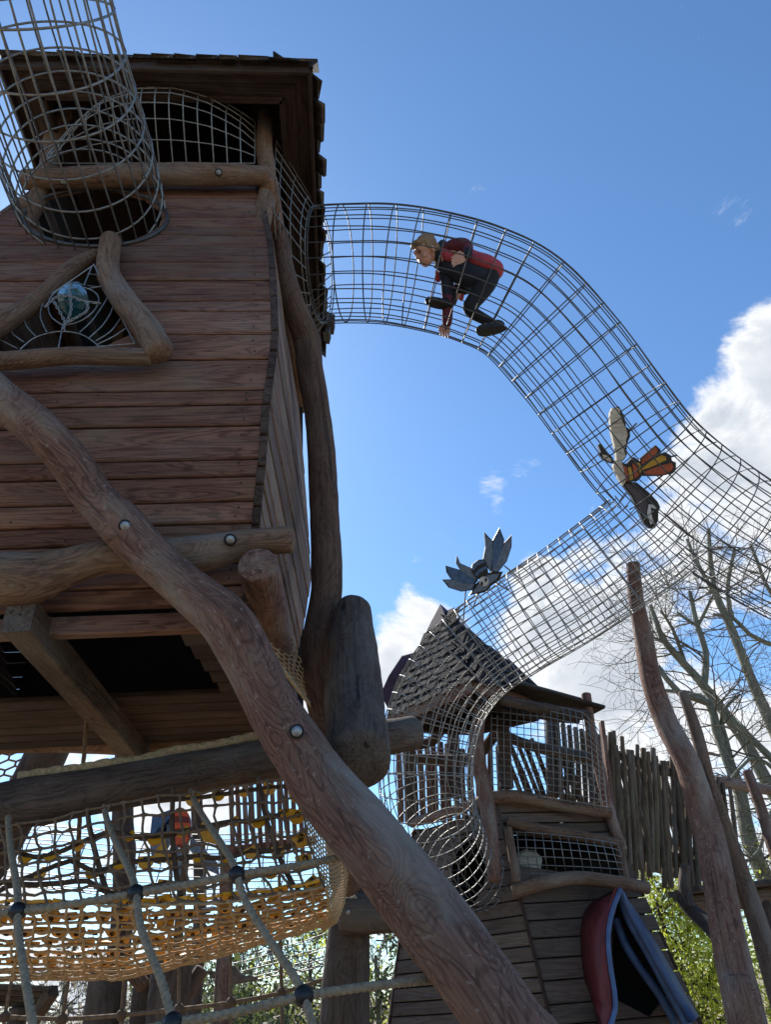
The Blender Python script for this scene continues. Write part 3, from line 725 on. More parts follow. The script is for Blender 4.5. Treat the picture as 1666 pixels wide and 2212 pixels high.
H2 = [P(180, 2260, D=2.1), P(373, 2211, D=2.12), P(470, 2195, D=2.14), P(570, 2172, D=2.16), P(656, 2152, D=2.18), P(790, 2132, D=2.28), P(930, 2117, D=2.44)]
for nm, pp in (('rope', V1), ('rope', V2), ('rope', V3), ('rope', H1), ('rope', H2)): part(nm, rope3(pp, .0135), 'rope_grey', rn)
for p in (V1[4], V2[4], V3[4], V2[7], V3[8]):
    q = facing(p, (UPV*.4-FWD+RGT*random.uniform(-.3, .3)).normalized()); link('ball_joint', BALL, rn, q)
# frayed rope lashed along the top of the rail log
lash = part('lashing_rope', rope3([P(40, 1680, D=3.52), P(110, 1668, D=3.58), P(180, 1660, D=3.62), P(230, 1650, D=3.64), P(300, 1643, D=3.72), P(380, 1622, D=3.8), P(450, 1613, D=3.84), P(520, 1598, D=3.9), P(585, 1583, D=3.96)], .027, .075, .008), 'rope_tan')
tag(lash, 'twisted tan rope lashed along the top of the dark rail log', 'rope')
# ================================================================== the brown climbing net under the hut
net = thing('climbing_net', 'brown knotted hammock net studded with yellow discs below the hut', 'climbing net', P(350, 2050, Y=4.0))
TOPC = [(-80, 1800), (0, 1785), (300, 1735), (612, 1680)]
def netS(u, v):
    """u 0..1 along the wall, 1..1.5 round the corner and back; v 0..1 down the wall, 1..2 along the sagging floor."""
    v = max(0.0, min(2.0, v)); uu = max(0.0, min(u, 1.0)); px = -110+uu*760
    yb = 1962-18*uu-60*max(0, uu-.75)*2
    if v <= 1:
        ytop = interp([(0, 1800), (.25, 1772), (.55, 1722), (1, 1678)], uu)
        y = ytop+(yb-ytop)*v; xx = px+ (52*v*v if uu > .8 else 52*v*v*(uu/.8))*1.0
        p = P(xx, y, Y=3.62+.20*sin(pi*min(1, v*1.0))*0-.12*v+.10*uu)
    else:
        f = v-1; y = yb+(2118-10*uu-108*max(0, uu-.45)*1.8-yb)*(1-(1-f)**1.6)
        p = P(px+52*min(1, uu/.8)+70*f*(uu-.3)-62*f*f*max(0, uu-.6)/.4, y, Y=3.50+.10*uu+1.05*f)
    if u > 1:
        g = (u-1)/.5
        tgt = interp([(0, 640), (.5, 720), (1, 752), (1.35, 746), (1.7, 728), (2, 700)], v)
        yy = interp([(0, 1640), (.5, 1775), (1, 1890), (1.35, 1950), (1.7, 1992), (2, 2012)], v)
        e = P(tgt, yy, Y=3.72+.9*min(1.0, v*.8))
        p = p.lerp(e, g)
    wob = noise.noise(p*6)*.008
    return p+Vector((wob, wob*.5, -wob))
def hexnet(U, V_, S, r):
    """Netting of six-sided cells: U columns by V rows of knots."""
    its = []
    def K(i, j): return S(i/U, j/V_)
    for j in range(V_+1):
        for i in range(U+1):
            if (i+j) % 2 == 0:
                a = K(i, j-.30); b = K(i, j+.30); its.append(sweep([(a, r), (b, r)], 5, False))
                for d in (-1, 1):
                    if 0 <= i+d <= U and j < V_: its.append(sweep([(b, r), (K(i+d, j+.70), r)], 5, False))
    return merge(its)
def gridnet(U, V_, S, r, seed, jit=.16, knot=1.75):
    rng = random.Random(seed); its = []
    jx = [[(rng.uniform(-jit, jit), rng.uniform(-jit, jit)) for j in range(V_+1)] for i in range(U+1)]
    K = [[S((i+jx[i][j][0])/U, (j+jx[i][j][1])/V_) for j in range(V_+1)] for i in range(U+1)]
    for i in range(U+1):
        for j in range(V_+1):
            a = K[i][j]
            for b in ([K[i+1][j]] if i < U else [])+([K[i][j+1]] if j < V_ else []):
                m = a.lerp(b, .5)+Vector((rng.gauss(0, 1), rng.gauss(0, 1), rng.gauss(0, 1)-.6))*((b-a).length*.05)
                its.append(sweep([(a, r*knot), (a.lerp(m, .36), r*1.05), (m, r), (b.lerp(m, .36), r*1.05), (b, r*knot)], 6, False))
    return merge(its)
o = part('netting', gridnet(20, 6, lambda a, b: netS(a, max(0, b)), .0058, 1), 'rope_brown', net); o['kind'] = 'stuff'
o = part('netting', gridnet(23, 13, lambda a, b: netS(a, 1+max(0, b)), .0060, 2), 'rope_tan', net); o['kind'] = 'stuff'
o = part('netting', hexnet(22, 56, lambda a, b: netS(1+a*.5, max(0, b*2)), .0042), 'rope_tan', net); o['kind'] = 'stuff'
# webbing straps with yellow discs just inside the net
def disc_mesh():
    V = []; F = []; n = 14; r = .042
    for z in (-.007, .007):
        for k in range(n+1):
            a = pi+pi*k/n; V.append(Vector((r*cos(a), r*sin(a)*1.05, z)))
        V.append(Vector((r, .022, z))); V.append(Vector((-r, .022, z)))
    m = n+3
    F = [tuple(range(m)), tuple(reversed(range(m, 2*m)))]+[(i, i+m, (i+1) % m+m, (i+1) % m) for i in range(m)]
    return mesh('disc', V, F, 'yellow_disc', None, False)
DISC = disc_mesh()
HUB = mesh('disc_hub', *dome(.014, .012, 10), 'strap_brown')
def disc(u, v, s=1.0, off=.045):
    v = max(.03, min(1.96, v)); p = netS(u, v); e = .02; du = (netS(u+e, v)-p); dv = (netS(u, min(2, v+e))-p)
    n = du.cross(dv).normalized()
    if n.dot(p-CAM) < 0: n = -n
    t = du.normalized(); b = -n.cross(t)
    R = Matrix((t, b if b.z > 0 or v > 1 else -b, n)).transposed().to_4x4()
    M = Matrix.Translation(p+n*off) @ R @ Matrix.Rotation(random.uniform(-.5, .5), 4, 'Z') @ Matrix.Rotation(random.uniform(-.5, .5), 4, 'X') @ Matrix.Scale(s, 4)
    d = link('disc', DISC, net, M)
    link('disc_hub', HUB, d, M @ Matrix.Translation((0, 0, -.018)))
    return p+n*off
for j, v in enumerate((.10, .34, .60, .84)):
    pts = []
    for i in range(14):
        u = (i+.5*(j % 2)+.3)/13.5
        if u > 1: continue
        pts.append(disc(u, v+.05*random.uniform(-1, 1)-.14*u*(1 if j < 1 else .3), random.uniform(.62, .85)) if (j > 0 or i > 8) and random.random() < .8 else netS(u, v)+FWD*.07)
    if len(pts) > 2: part('strap', sweep([(p, .011) for p, q in crom([(p, 1) for p in pts], .05)], 6, False), 'strap_brown', net)
for j in range(7):
    v = 1.03+j*.135
    for i in range(22):
        u = (i+.5*(j % 2)+.25)/22
        disc(u, v+random.uniform(-.02, .02), random.uniform(.75, 1.0)*(1-.03*j), .03)
for i in range(6): disc(.99, .1+i*.2, 1.0, .05)
for i in range(4):
    u = (i+.5)/4
    pts = [netS(u+.03*(1 if i % 2 else -1)*v, v)+FWD*.06 for v in [k*.1 for k in range(11)]]
    part('strap', sweep([(p, .012) for p in pts], 6, False), 'strap_brown', net)
# second small net that climbs to the hut corner behind the leaning log
net2 = thing('climbing_net', 'narrow tan net rising along the leaning log to the hut corner', 'climbing net', P(640, 1480, Y=3.6))
def S3(u, v):
    a = P(interp([(0, 480), (.4, 560), (1, 668)], v), interp([(0, 1238), (.4, 1380), (1, 1520)], v), Y=3.15+.35*v)
    b = P(interp([(0, 530), (.4, 640), (1, 672)], v), interp([(0, 1258), (.4, 1390), (1, 1530)], v), Y=3.45+.9*v)
    p = a.lerp(b, u); w_ = noise.noise(p*7)*.01; return p+Vector((w_, w_, -w_))
o = part('netting', hexnet(10, 22, lambda a, b: S3(a, max(0, b)), .0042), 'rope_tan', net2); o['kind'] = 'stuff'
part('edge_rope', rope3([S3(0, k/8) for k in range(9)], .010, .05), 'rope_tan', net2)
# hanging cords and chain below the hut
c1 = thing('suspension_rope', 'thin brown cord hanging from the hut floor beam to the rail', 'rope', P(182, 1650, Y=4.3))
part('cord', rope3([P(189, 1500, Y=4.25), P(186, 1560, Y=4.28), P(178, 1670, Y=4.3), P(172, 1760, Y=4.3), P(165, 1900, Y=4.3)], .0125, .06), 'rope_brown', c1)
part('ferrule', sweep([(P(187, 1534, Y=4.24), .018), (P(187, 1541, Y=4.24), .018)], 10, True), 'bolt_steel', c1)
c2 = thing('hanging_chain', 'short dark chain hanging below the hut floor', 'chain', P(320, 1640, Y=4.9))
for i in range(7):
    p = P(322-.6*i, 1598+i*7, Y=4.9)
    pts = [p+(RGT if i % 2 else FWD)*(.010*cos(2*pi*k/10))+UPV*(.017*sin(2*pi*k/10)) for k in range(11)]
    part('chain_link', sweep([(q, .004) for q in pts], 5, False), 'steel_dark', c2)
# far rope barrier
fb = thing('rope_barrier', 'thin distant rope barrier with small dark knots beyond the net', 'rope net', P(390, 2180, Y=5.6))
KN = ball_mesh(.034, 'knot', 'strap_brown')
xs = [(10, 2196, 28, 2100), (134, 2201, 152, 2090), (262, 2193, 270, 2085), (386, 2180, 386, 2075), (499, 2166, 497, 2060), (608, 2144, 606, 2030)]
part('rope', rope3([P(-90, 2185, Y=5.6)]+[P(a, b, Y=5.6) for a, b, c, d in xs]+[P(713, 2111, Y=5.4)], .013, .06, .03, 9), 'rope_brown', fb)
part('rope', rope3([P(-90, 2290, Y=5.6)]+[P(a, b+95, Y=5.6) for a, b, c, d in xs]+[P(713, 2205, Y=5.4)], .013, .06, .03, 9), 'rope_brown', fb)
for a, b, c, d in xs:
    part('rope', rope3([P(c+(c-a)*1.5, d-140, Y=5.6), P(c, d, Y=5.6), P(a, b, Y=5.6), P(a-(c-a), b+150, Y=5.6)], .012, .06, .03, 9), 'rope_brown', fb); link('knot', KN, fb, Matrix.Translation(P(a, b, Y=5.6)))
# net scrap far left under the hut
net3 = thing('climbing_net', 'coarse dark net behind the hut floor next to a slanting post', 'climbing net', P(30, 1690, Y=5.6))
o = part('netting', hexnet(8, 8, lambda a, b: P(-60+150*a-40*b, 1600+130*b-20*a, Y=5.6), .008), 'rope_brown', net3); o['kind'] = 'stuff'
part('edge_rope', rope3([P(62, 1618, Y=5.5), P(75, 1600, Y=5.5), P(66, 1650, Y=5.5), P(40, 1700, Y=5.5)], .014), 'rope_tan', net3)
# ================================================================== slate roofed turret
tur = thing('turret', 'plank turret with pointed slate roof, mesh windows and red and blue dormer', 'play tower', Vector((1.7, 7.7, 0)))
def down(p, q, z):
    t = (z-q.z)/(q.z-p.z); return q+(q-p)*t
cA, cB = P(1072, 1735, Y=7.25), P(1190, 2205, Y=7.05)          # front corner, top and low
rA, rB = P(1322, 1775, Y=7.45), P(1512, 2195, Y=7.25)          # right edge
lA, lB = P(893, 1775, Y=8.35), P(838, 2205, Y=8.25)            # rear edge of the left side
c0, r0, l0 = down(cA, cB, 0), down(rA, rB, 0), down(lA, lB, 0)
def edge(A, B0, z): return A.lerp(B0, (A.z-z)/(A.z-B0.z))
def rowz(y): return P(1072+(y-1735)*.25, y, Y=7.15).z
fy = [1729, 1752, 1776, 1800, 1832, 1866, 1915, 1952, 1990, 2029, 2072, 2120, 2171, 2215]
fz = [rowz(y) for y in fy]; dz = .2
while fz[-1] > .25: fz.append(fz[-1]-.19)
fz.append(0.0)
win_hole = [(1098, 1800), (1330, 1822), (1350, 1905), (1118, 1905)]
dorm_hole = [(1338, 1932), (1325, 2000), (1322, 2060), (1332, 2168), (1452, 2168), (1400, 2060)]
fn = (Vector((rA.x-cA.x, rA.y-cA.y, 0))).cross(Vector((0, 0, 1))).normalized()
wall(tur, [edge(cA, c0, z) for z in fz], [edge(rA, r0, z) for z in fz], 'plank_grey', fn, [win_hole, dorm_hole], th=.03, jit=.006)
ly = [1742+33.5*i for i in range(15)]
lz = [rowz(y) for y in ly]
while lz[-1] > .25: lz.append(lz[-1]-.17)
lz.append(0.0)
ln_ = (Vector((cA.x-lA.x, cA.y-lA.y, 0))).cross(Vector((0, 0, 1))).normalized()
mouth = [(1012+40*cos(a*pi/12), 1880+66*sin(a*pi/12)) for a in range(24)]
wall(tur, [edge(lA, l0, z)+Vector((0, 0, .0)) for z in lz], [edge(cA, c0, z) for z in lz], 'plank_grey', ln_, [mouth], th=.03, jit=.006)
bq = lA+(rA-cA); b0 = l0+(r0-c0)
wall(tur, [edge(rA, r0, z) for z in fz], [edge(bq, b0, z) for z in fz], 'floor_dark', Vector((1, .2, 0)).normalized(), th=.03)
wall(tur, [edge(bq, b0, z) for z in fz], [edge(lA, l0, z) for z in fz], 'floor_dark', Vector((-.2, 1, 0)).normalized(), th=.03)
part('light_block', polycut([edge(q, w_, z_)+Vector((cA.x+bq.x-2*q.x, cA.y+bq.y-2*q.y, 0))*.04 for q, w_, z_ in ((bq, b0, 2.95), (lA, l0, 2.95), (lA, l0, .1), (bq, b0, .1))], .01, Vector((0, 1, 0))), 'light_block_dark', tur, False)  # added sheets inside the rear walls, block light from the turret interior
part('light_block', polycut([edge(q, w_, z_)+Vector((cA.x+bq.x-2*q.x, cA.y+bq.y-2*q.y, 0))*.04 for q, w_, z_ in ((bq, b0, 2.95), (rA, r0, 2.95), (rA, r0, .1), (bq, b0, .1))], .01, Vector((1, 0, 0))), 'light_block_dark', tur, False)
part('corner_batten', beam(cA+fn*.006, c0+fn*.006, .03, .03, up=Vector((0, 1, 0))), 'floor_dark', tur, False)
# deck
dk = cA.z-.03
for i in range(9):
    f0 = i/9+.004; f1 = (i+1)/9-.004
    q = [cA.lerp(lA, f0), rA.lerp(bq, f0), rA.lerp(bq, f1), cA.lerp(lA, f1)]
    V = [Vector((p.x, p.y, dk)) for p in q]+[Vector((p.x, p.y, dk-.03)) for p in q]
    part('deck_board', (V, [(0, 1, 2, 3), (7, 6, 5, 4), (0, 4, 5, 1), (1, 5, 6, 2), (2, 6, 7, 3), (3, 7, 4, 0)], [(v.x, v.y, v.z) for v in V]), 'floor_dark', tur, False)
# logs on the turret
part('rim_log', log([(P(1060, 1722, Y=7.2), .055), (P(1120, 1722, Y=7.2), .062), (P(1200, 1738, Y=7.25), .058), (P(1318, 1756, Y=7.3), .055)], nr=16), 'log_brown', tur)
part('rim_log', log([(P(1062, 1722, Y=7.22), .05), (P(990, 1748, Y=7.6), .05), (P(890, 1778, Y=8.3), .05)], nr=14), 'log_red', tur)
part('sill_log', log([(P(1098, 1775, Y=7.2), .045), (P(1160, 1790, Y=7.2), .05), (P(1250, 1805, Y=7.25), .048), (P(1345, 1824, Y=7.3), .045)], nr=16), 'log_brown', tur)
part('sill_log', log([(P(1112, 1926, Y=7.05), .062), (P(1170, 1908, Y=7.0), .062), (P(1240, 1896, Y=7.0), .056), (P(1310, 1902, Y=7.05), .06), (P(1400, 1918, Y=7.1), .052)], nr=16, amp=.14), 'log_brown', tur)
part('window_post', log([(P(1098, 1790, Y=7.15), .04), (P(1118, 1905, Y=7.05), .045)], nr=12), 'log_brown', tur)
part('window_post', log([(P(1336, 1815, Y=7.3), .04), (P(1352, 1905, Y=7.2), .045)], nr=12), 'log_brown', tur)
part('deck_post', log([(P(1052, 1452, Y=7.1), .055), (P(1030, 1600, Y=7.05), .07), (P(1050, 1720, Y=7.05), .072), (P(1060, 1800, Y=7.0), .07), (P(1070, 1900, Y=7.0), .062)], nr=16), 'log_red', tur)
part('deck_post', log([(P(1267, 1500, Y=7.4), .05), (P(1280, 1590, Y=7.4), .055), (P(1305, 1700, Y=7.4), .055), (P(1325, 1780, Y=7.4), .055), (P(1345, 1835, Y=7.4), .05)], nr=16), 'log_red', tur)
for pts in ([(1068, 1470, 8.0), (1085, 1560, 8.0), (1095, 1700, 8.0)], [(878, 1540, 8.2), (885, 1640, 8.2), (893, 1780, 8.3)], [(1190, 1520, 9.0), (1192, 1600, 9.0), (1195, 1720, 9.0)], [(975, 1500, 8.9), (980, 1600, 8.9), (985, 1720, 8.9)]):
    part('deck_post', log([(P(x, y, Y=Y_), .075) for x, y, Y_ in pts], nr=12), 'log_dark', tur)
# curved braces under the roof and the inner rail
for pts in ([(985, 1500, 8.0), (960, 1560, 8.1), (935, 1600, 8.2), (890, 1610, 8.3)], [(1100, 1530, 8.2), (1060, 1600, 8.2), (1010, 1640, 8.3), (900, 1640, 8.4)], [(1250, 1552, 7.9), (1200, 1548, 8.0), (1140, 1536, 8.0)], [(1085, 1585, 8.3), (1130, 1605, 8.4), (1190, 1620, 8.5), (1290, 1640, 8.6)]):
    part('brace_log', log([(P(x, y, Y=Y_), .06) for x, y, Y_ in pts], nr=10), 'log_dark', tur)
# pickets on the far and left side of the deck
for i in range(15):
    x = 862+i*15.5+random.uniform(-2, 2); Yp = 8.75+.02*i
    part('picket', log([(P(x-3, 1612+random.uniform(-8, 8), Y=Yp), .034), (P(x+random.uniform(-3, 3), 1690, Y=Yp), .036), (P(x+4, 1775, Y=Yp), .034)], nr=8, step=.2, amp=.12), 'log_red', tur)
for i in range(8):
    x = 1210+i*13
    part('picket', log([(P(x-6, 1560+i*4, Y=8.9), .03), (P(x, 1640, Y=8.9), .034), (P(x+5, 1745, Y=8.9), .03)], nr=8, step=.2, amp=.12), 'picket_wood', tur)
# roof
RZ = 4.1
Rf, Rl, Rr = P(1020, 1470, Z=RZ), P(838, 1548, Z=RZ), P(1185, 1518, Z=RZ)
Rb = (Rl+Rr)/2+Vector((.12, .40, 0)); AP = P(953, 1316, Y=7.87)
troof = part('roof', merge([slope([Rl, Rf, AP], .02), slope([Rf, Rr, AP], .02), slope([Rr, Rb, AP], .02), slope([Rb, Rl, AP], .02)]), 'floor_dark', tur, False)
def slate_mesh(wd):
    ln = .24; th = .012; V = [Vector((-wd/2, 0, 0)), Vector((wd/2, 0, 0)), Vector((wd/2, ln, 0)), Vector((-wd/2, ln, 0)), Vector((-wd/2, random.uniform(-.015, .015), th)), Vector((wd/2, random.uniform(-.015, .015), th)), Vector((wd/2, ln, th*.4)), Vector((-wd/2, ln, th*.4))]
    o = random.random()*30
    return mesh('slate', V, [(3, 2, 1, 0), (4, 5, 6, 7), (0, 1, 5, 4), (1, 2, 6, 5), (2, 3, 7, 6), (3, 0, 4, 7)], 'slate', [(v.y+o, v.x+o, v.z) for v in V], False)
SL = [slate_mesh(random.uniform(.10, .17)) for _ in range(6)]
def slates(a, b, ap, step=.115):
    t = (b-a).normalized(); h = (ap-a)-t*(ap-a).dot(t); H = h.length; up = h/H; n = t.cross(up).normalized()
    if n.z < 0: n = -n
    foot = (ap-a).dot(t); Ln = (b-a).length; s = -.03; r = 0
    R = Matrix((t, up, n)).transposed().to_4x4()
    while s < H-.34:
        f = max(0, s/H); x0 = foot*f-.02; x1 = Ln+(foot-Ln)*f+.02; x = x0+random.uniform(0, .05)
        while x < x1-.02:
            m = random.choice(SL); wd = m.vertices[1].co.x*2
            p = a+t*(x+wd/2)+up*(s+random.uniform(-.030, .022))+n*.026
            link('slate', m, troof, Matrix.Translation(p) @ R @ Matrix.Rotation(-.06+random.uniform(-.07, .05), 4, 'X') @ Matrix.Rotation(random.uniform(-.10, .10), 4, 'Z'))
            x += wd+.004
        s += step; r += 1
slates(Rl, Rf, AP); slates(Rf, Rr, AP, .13)
for a, b in ((Rl, Rf), (Rf, Rr), (Rr, Rb), (Rb, Rl)):
    part('eave_board', beam(a+Vector((0, 0, -.06)), b+Vector((0, 0, -.06)), .04, .12), 'log_red', troof, False)
    part('rafter_beam', beam(a.lerp((Rf+Rb)/2, .18)+Vector((0, 0, -.12)), b.lerp((Rf+Rb)/2, .18)+Vector((0, 0, -.12)), .08, .14), 'floor_dark', troof, False)
# wide low skirt to the right under the roof
part('eave_log', log([(P(1085, 1512, Y=6.95), .05), (P(1180, 1532, Y=7.1), .055), (P(1272, 1545, Y=7.3), .05)], nr=12), 'log_dark', tur)
part('eave_plank', beam(P(1085, 1488, Y=7.15), P(1282, 1540, Y=7.55), .42, .035), 'shingle_wood', tur, False)
part('eave_plank', beam(P(1100, 1482, Y=7.35), P(1262, 1526, Y=7.7), .30, .035), 'shingle_wood', tur, False)
# painted ridge caps of the turret: purple finial and gable boards
def cap():
    top = AP+Vector((0, 0, .07)); q = [AP.lerp(c, .24)+(AP.lerp(c, .24)-AP.lerp((Rf+Rb)/2, .24))*.10+Vector((0, 0, .045)) for c in (Rf, Rr, Rb, Rl)]
    V = [top]+q+[p-Vector((0, 0, .02)) for p in q]
    F = [(0, 1+i, 1+(i+1) % 4) for i in range(4)]+[(1+i, 5+i, 5+(i+1) % 4, 1+(i+1) % 4) for i in range(4)]+[(5, 8, 7, 6)]
    part('ridge_cap', (V, F), 'purple_paint', troof, False)
cap()
part('gable_board', polycut([P(868, 1418, Y=8.6), P(905, 1408, Y=8.6), P(885, 1470, Y=8.6), P(838, 1530, Y=8.5), P(822, 1500, Y=8.5), P(840, 1460, Y=8.5)], .04), 'purple_paint', troof, False)
part('gable_board', polycut([P(1078, 1424, Y=8.4), P(1102, 1425, Y=8.4), P(1145, 1466, Y=8.4), P(1160, 1490, Y=8.4), P(1085, 1470, Y=8.4)], .04), 'purple_paint', troof, False)
# bulging mesh windows of the turret
g3 = thing('mesh_guard', 'bulging steel mesh round the turret deck under the slate roof', 'mesh guard', P(1180, 1730, Y=7.2))
def S4(u, v):
    x = interp([(0, 1062), (.5, 1180), (1, 1296)], u); yt = interp([(0, 1508), (.5, 1520), (.85, 1540), (1, 1580)], u); yb = 1722+34*u
    b = sin(pi*u)**.6*sin(pi*min(1, v*.9+.1))**.7
    return P(x+18*v*u+16*b*(u-.3), yt+(yb-yt)*v, Y=7.25-.30*b)
grid_guard(g3, S4, 17, 15, .0045)
g4 = thing('mesh_guard', 'bulging steel mesh over the dark turret window above the dormer', 'mesh guard', P(1230, 1890, Y=7.0))
def S5(u, v):
    x = interp([(0, 1100), (1, 1335)], u)+interp([(0, 0), (1, 20)], v)*(u*1.0+.4); yt = 1798+26*u; yb = 1903+4*u
    b = sin(pi*u)**.5*sin(pi*(v*.8+.2))
    return P(x+8*b*(u-.4), yt+(yb-yt)*v-10*b*(1-v), Y=7.22-.26*b)
grid_guard(g4, S5, 13, 6, .0045)
# pale slide end inside the window
sl_ = thing('slide_end', 'pale rounded panel glimpsed behind the turret window mesh', 'slide', P(1150, 1890, Y=7.5))
part('panel', polycut([P(1118, 1850, Y=7.5), P(1135, 1840, Y=7.5), P(1158, 1842, Y=7.5), P(1172, 1856, Y=7.5), P(1168, 1890, Y=7.5), P(1120, 1905, Y=7.5)], .05), 'pale_wood', sl_, False)
# red and blue dormer
def ruled(A, B, th):
    n = len(A); V = []; F = []
    for i in range(n):
        d = ((B[i]-A[i]).cross(A[min(i+1, n-1)]-A[max(i-1, 0)])).normalized()*th
        V += [A[i], B[i], B[i]+d, A[i]+d]
    for i in range(n-1):
        for k in range(4): F.append((i*4+k, i*4+(k+1) % 4, (i+1)*4+(k+1) % 4, (i+1)*4+k))
    F += [(0, 1, 2, 3), tuple((n-1)*4+k for k in (3, 2, 1, 0))]
    return V, F
fcur = [(1338, 1921), (1322, 1962), (1313, 2000), (1311, 2040), (1316, 2090), (1324, 2140), (1326, 2180), (1316, 2215), (1312, 2260)]
wcur = [(1331, 1927), (1285, 1953), (1268, 1975), (1262, 2015), (1264, 2070), (1270, 2120), (1284, 2160), (1298, 2205), (1300, 2255)]
A_ = [P(x, y, Y=6.62) for x, y in fcur]; B_ = [P(x, y, Y=7.16) for x, y in wcur]
dorm = part('dormer_panel', ruled(A_, B_, .03), 'red_paint', tur)
part('dormer_edge', sweep([(p+Vector((.012, -.01, 0)), .020) for p, q in crom([(p, 1) for p in A_], .05)], 8), 'blue_paint', tur)
f2 = [(1340, 1919), (1362, 1970), (1398, 2035), (1436, 2105), (1472, 2165), (1500, 2205)]
w2 = [(1348, 1928), (1388, 1985), (1425, 2045), (1462, 2110), (1490, 2160), (1512, 2195)]
part('dormer_panel', ruled([P(x, y, Y=6.62) for x, y in f2], [P(x, y, Y=7.16) for x, y in w2], .03), 'navy_paint', tur)
for pts, Yp, r in (([(1341, 1930), (1360, 1985), (1396, 2050), (1435, 2120), (1478, 2198), (1490, 2225)], 6.72, .036), ([(1332, 1985), (1352, 2040), (1385, 2092), (1420, 2140), (1455, 2200), (1462, 2225)], 6.95, .034)):
    part('dormer_log', log([(P(x, y, Y=Yp), r) for x, y in pts], nr=12), 'blue_paint', tur)
part('dormer_sill', log([(P(1322, 2212, Y=6.7), .03), (P(1328, 2260, Y=6.7), .03)], nr=10), 'blue_paint', tur)

# ================================================================== picket bridge
br = thing('picket_bridge', 'raised walkway fenced with rough wooden pickets beside the turret', 'bridge', P(1430, 1900, Y=8.4) )
random.seed(21)
def fence(n, x0, x1, yt0, yt1, yb0, yb1, Ya, Yb, lean, mat, name='picket'):
    for i in range(n):
        f = (i+.5)/n; Yp = Ya+(Yb-Ya)*f; x = x0+(x1-x0)*f+random.uniform(-3, 3)
        t = yt0+(yt1-yt0)*f+random.uniform(-22, 14); b = yb0+(yb1-yb0)*f+random.uniform(-18, 22)
        l = lean+random.uniform(-6, 6); r = random.uniform(.026, .038)
        part(name, log([(P(x-l*.5, t, Y=Yp), r*.9), (P(x+random.uniform(-3, 3), (t+b)/2, Y=Yp+random.uniform(-.03, .03)), r), (P(x+l*.5, b, Y=Yp), r*.95)], nr=8, step=.15, amp=.22, roundcap=.25), mat, br)
fence(23, 1296, 1535, 1588, 1668, 1868, 1925, 8.0, 8.7, 14, 'picket_wood')
fence(24, 1290, 1560, 1605, 1672, 1840, 1890, 9.2, 9.9, 64, 'picket_wood')
fence(11, 1095, 1255, 1592, 1628, 1725, 1752, 9.3, 9.5, 50, 'picket_wood')
fence(3, 1552, 1590, 1682, 1690, 1830, 1850, 8.8, 8.9, 20, 'picket_wood')
part('rail', log([(P(1070, 1580, Y=9.2), .06), (P(1130, 1606, Y=9.2), .06), (P(1250, 1640, Y=9.3), .055), (P(1310, 1650, Y=9.3), .05)], nr=12), 'picket_wood', br)
part('rail', log([(P(1285, 1618, Y=8.1), .05), (P(1400, 1650, Y=8.4), .05), (P(1530, 1700, Y=8.8), .05)], nr=12), 'picket_wood', br)
part('rail', log([(P(1295, 1815, Y=8.1), .06), (P(1400, 1838, Y=8.4), .06), (P(1540, 1872, Y=8.8), .06)], nr=12), 'picket_wood', br)
part('rail', log([(P(1310, 1852, Y=8.6), .09), (P(1400, 1862, Y=8.7), .09), (P(1540, 1890, Y=9.0), .09)], nr=12), 'log_brown', br)
part('end_board', beam(P(1300, 1560, Y=7.9), P(1330, 1800, Y=7.9), .10, .04), 'log_red', br, False)
part('rail', log([(P(1500, 1696, Y=8.9), .055), (P(1560, 1690, Y=8.9), .07), (P(1630, 1702, Y=8.9), .06), (P(1720, 1715, Y=8.9), .06)], nr=12), 'log_red', br)
# ================================================================== mast, posts and platform on the right
mast = part('mast_log', log([(P(1368, 1218, D=6.62), 0.059), (P(1376, 1300, D=6.5), 0.069), (P(1392, 1380, D=6.35), 0.079), (P(1408, 1470, D=6.1), 0.089), (P(1440, 1560, D=5.85), 0.092), (P(1485, 1650, D=5.6), 0.097), (P(1520, 1760, D=5.4), 0.102), (P(1548, 1870, D=5.15), 0.108), (P(1568, 1990, D=4.9), 0.113), (P(1592, 2110, D=4.7), 0.118), (P(1618, 2225, D=4.5), 0.122), GR(P(1618, 2225, D=4.5), .16, -.1)], nr=24, amp=.08), 'log_red')
tag(mast, 'tall leaning reddish mast log in front of the picket bridge', 'mast')
m2 = part('grey_post', log([(P(1476, 1496, Y=7.6), 0.051), (P(1505, 1580, Y=7.6), 0.065), (P(1535, 1700, Y=7.6), 0.075), (P(1600, 1880, Y=7.5), 0.082), (P(1655, 2050, Y=7.4), 0.088), (P(1700, 2215, Y=7.3), 0.088), GR(P(1700, 2215, Y=7.3), 0.095)], nr=20), 'log_brown')
tag(m2, 'weathered grey leaning post right behind the tall mast log', 'post')
m3 = part('slim_post', log([(P(1616, 1666, Y=8.3), .055), (P(1640, 1730, Y=8.3), .06), (P(1672, 1830, Y=8.3), .065), (P(1760, 2060, Y=8.2), .07), GR(P(1800, 2200, Y=8.2), .07)], nr=16), 'log_red')
tag(m3, 'slim reddish post with cut top beyond the bridge rail end', 'post')
br2 = part('curved_branch', log([(P(1470, 1938, Y=7.3), .04), (P(1490, 1962, Y=7.2), .06), (P(1530, 1995, Y=7.0), .07), (P(1570, 2035, Y=6.8), .075)], nr=16), 'log_dark')
tag(br2, 'dark crooked branch stub curving out from the mast', 'branch')
br3 = part('curved_branch', log([(P(1482, 1870, Y=7.2), .045), (P(1480, 1920, Y=7.2), .055), (P(1492, 1960, Y=7.15), .055)], nr=14), 'log_dark')
tag(br3, 'short dark upright stub above the crooked branch', 'branch')
pf = thing('platform', 'wooden platform edge with plank top behind the mast', 'platform', P(1580, 1950, Y=7.8))
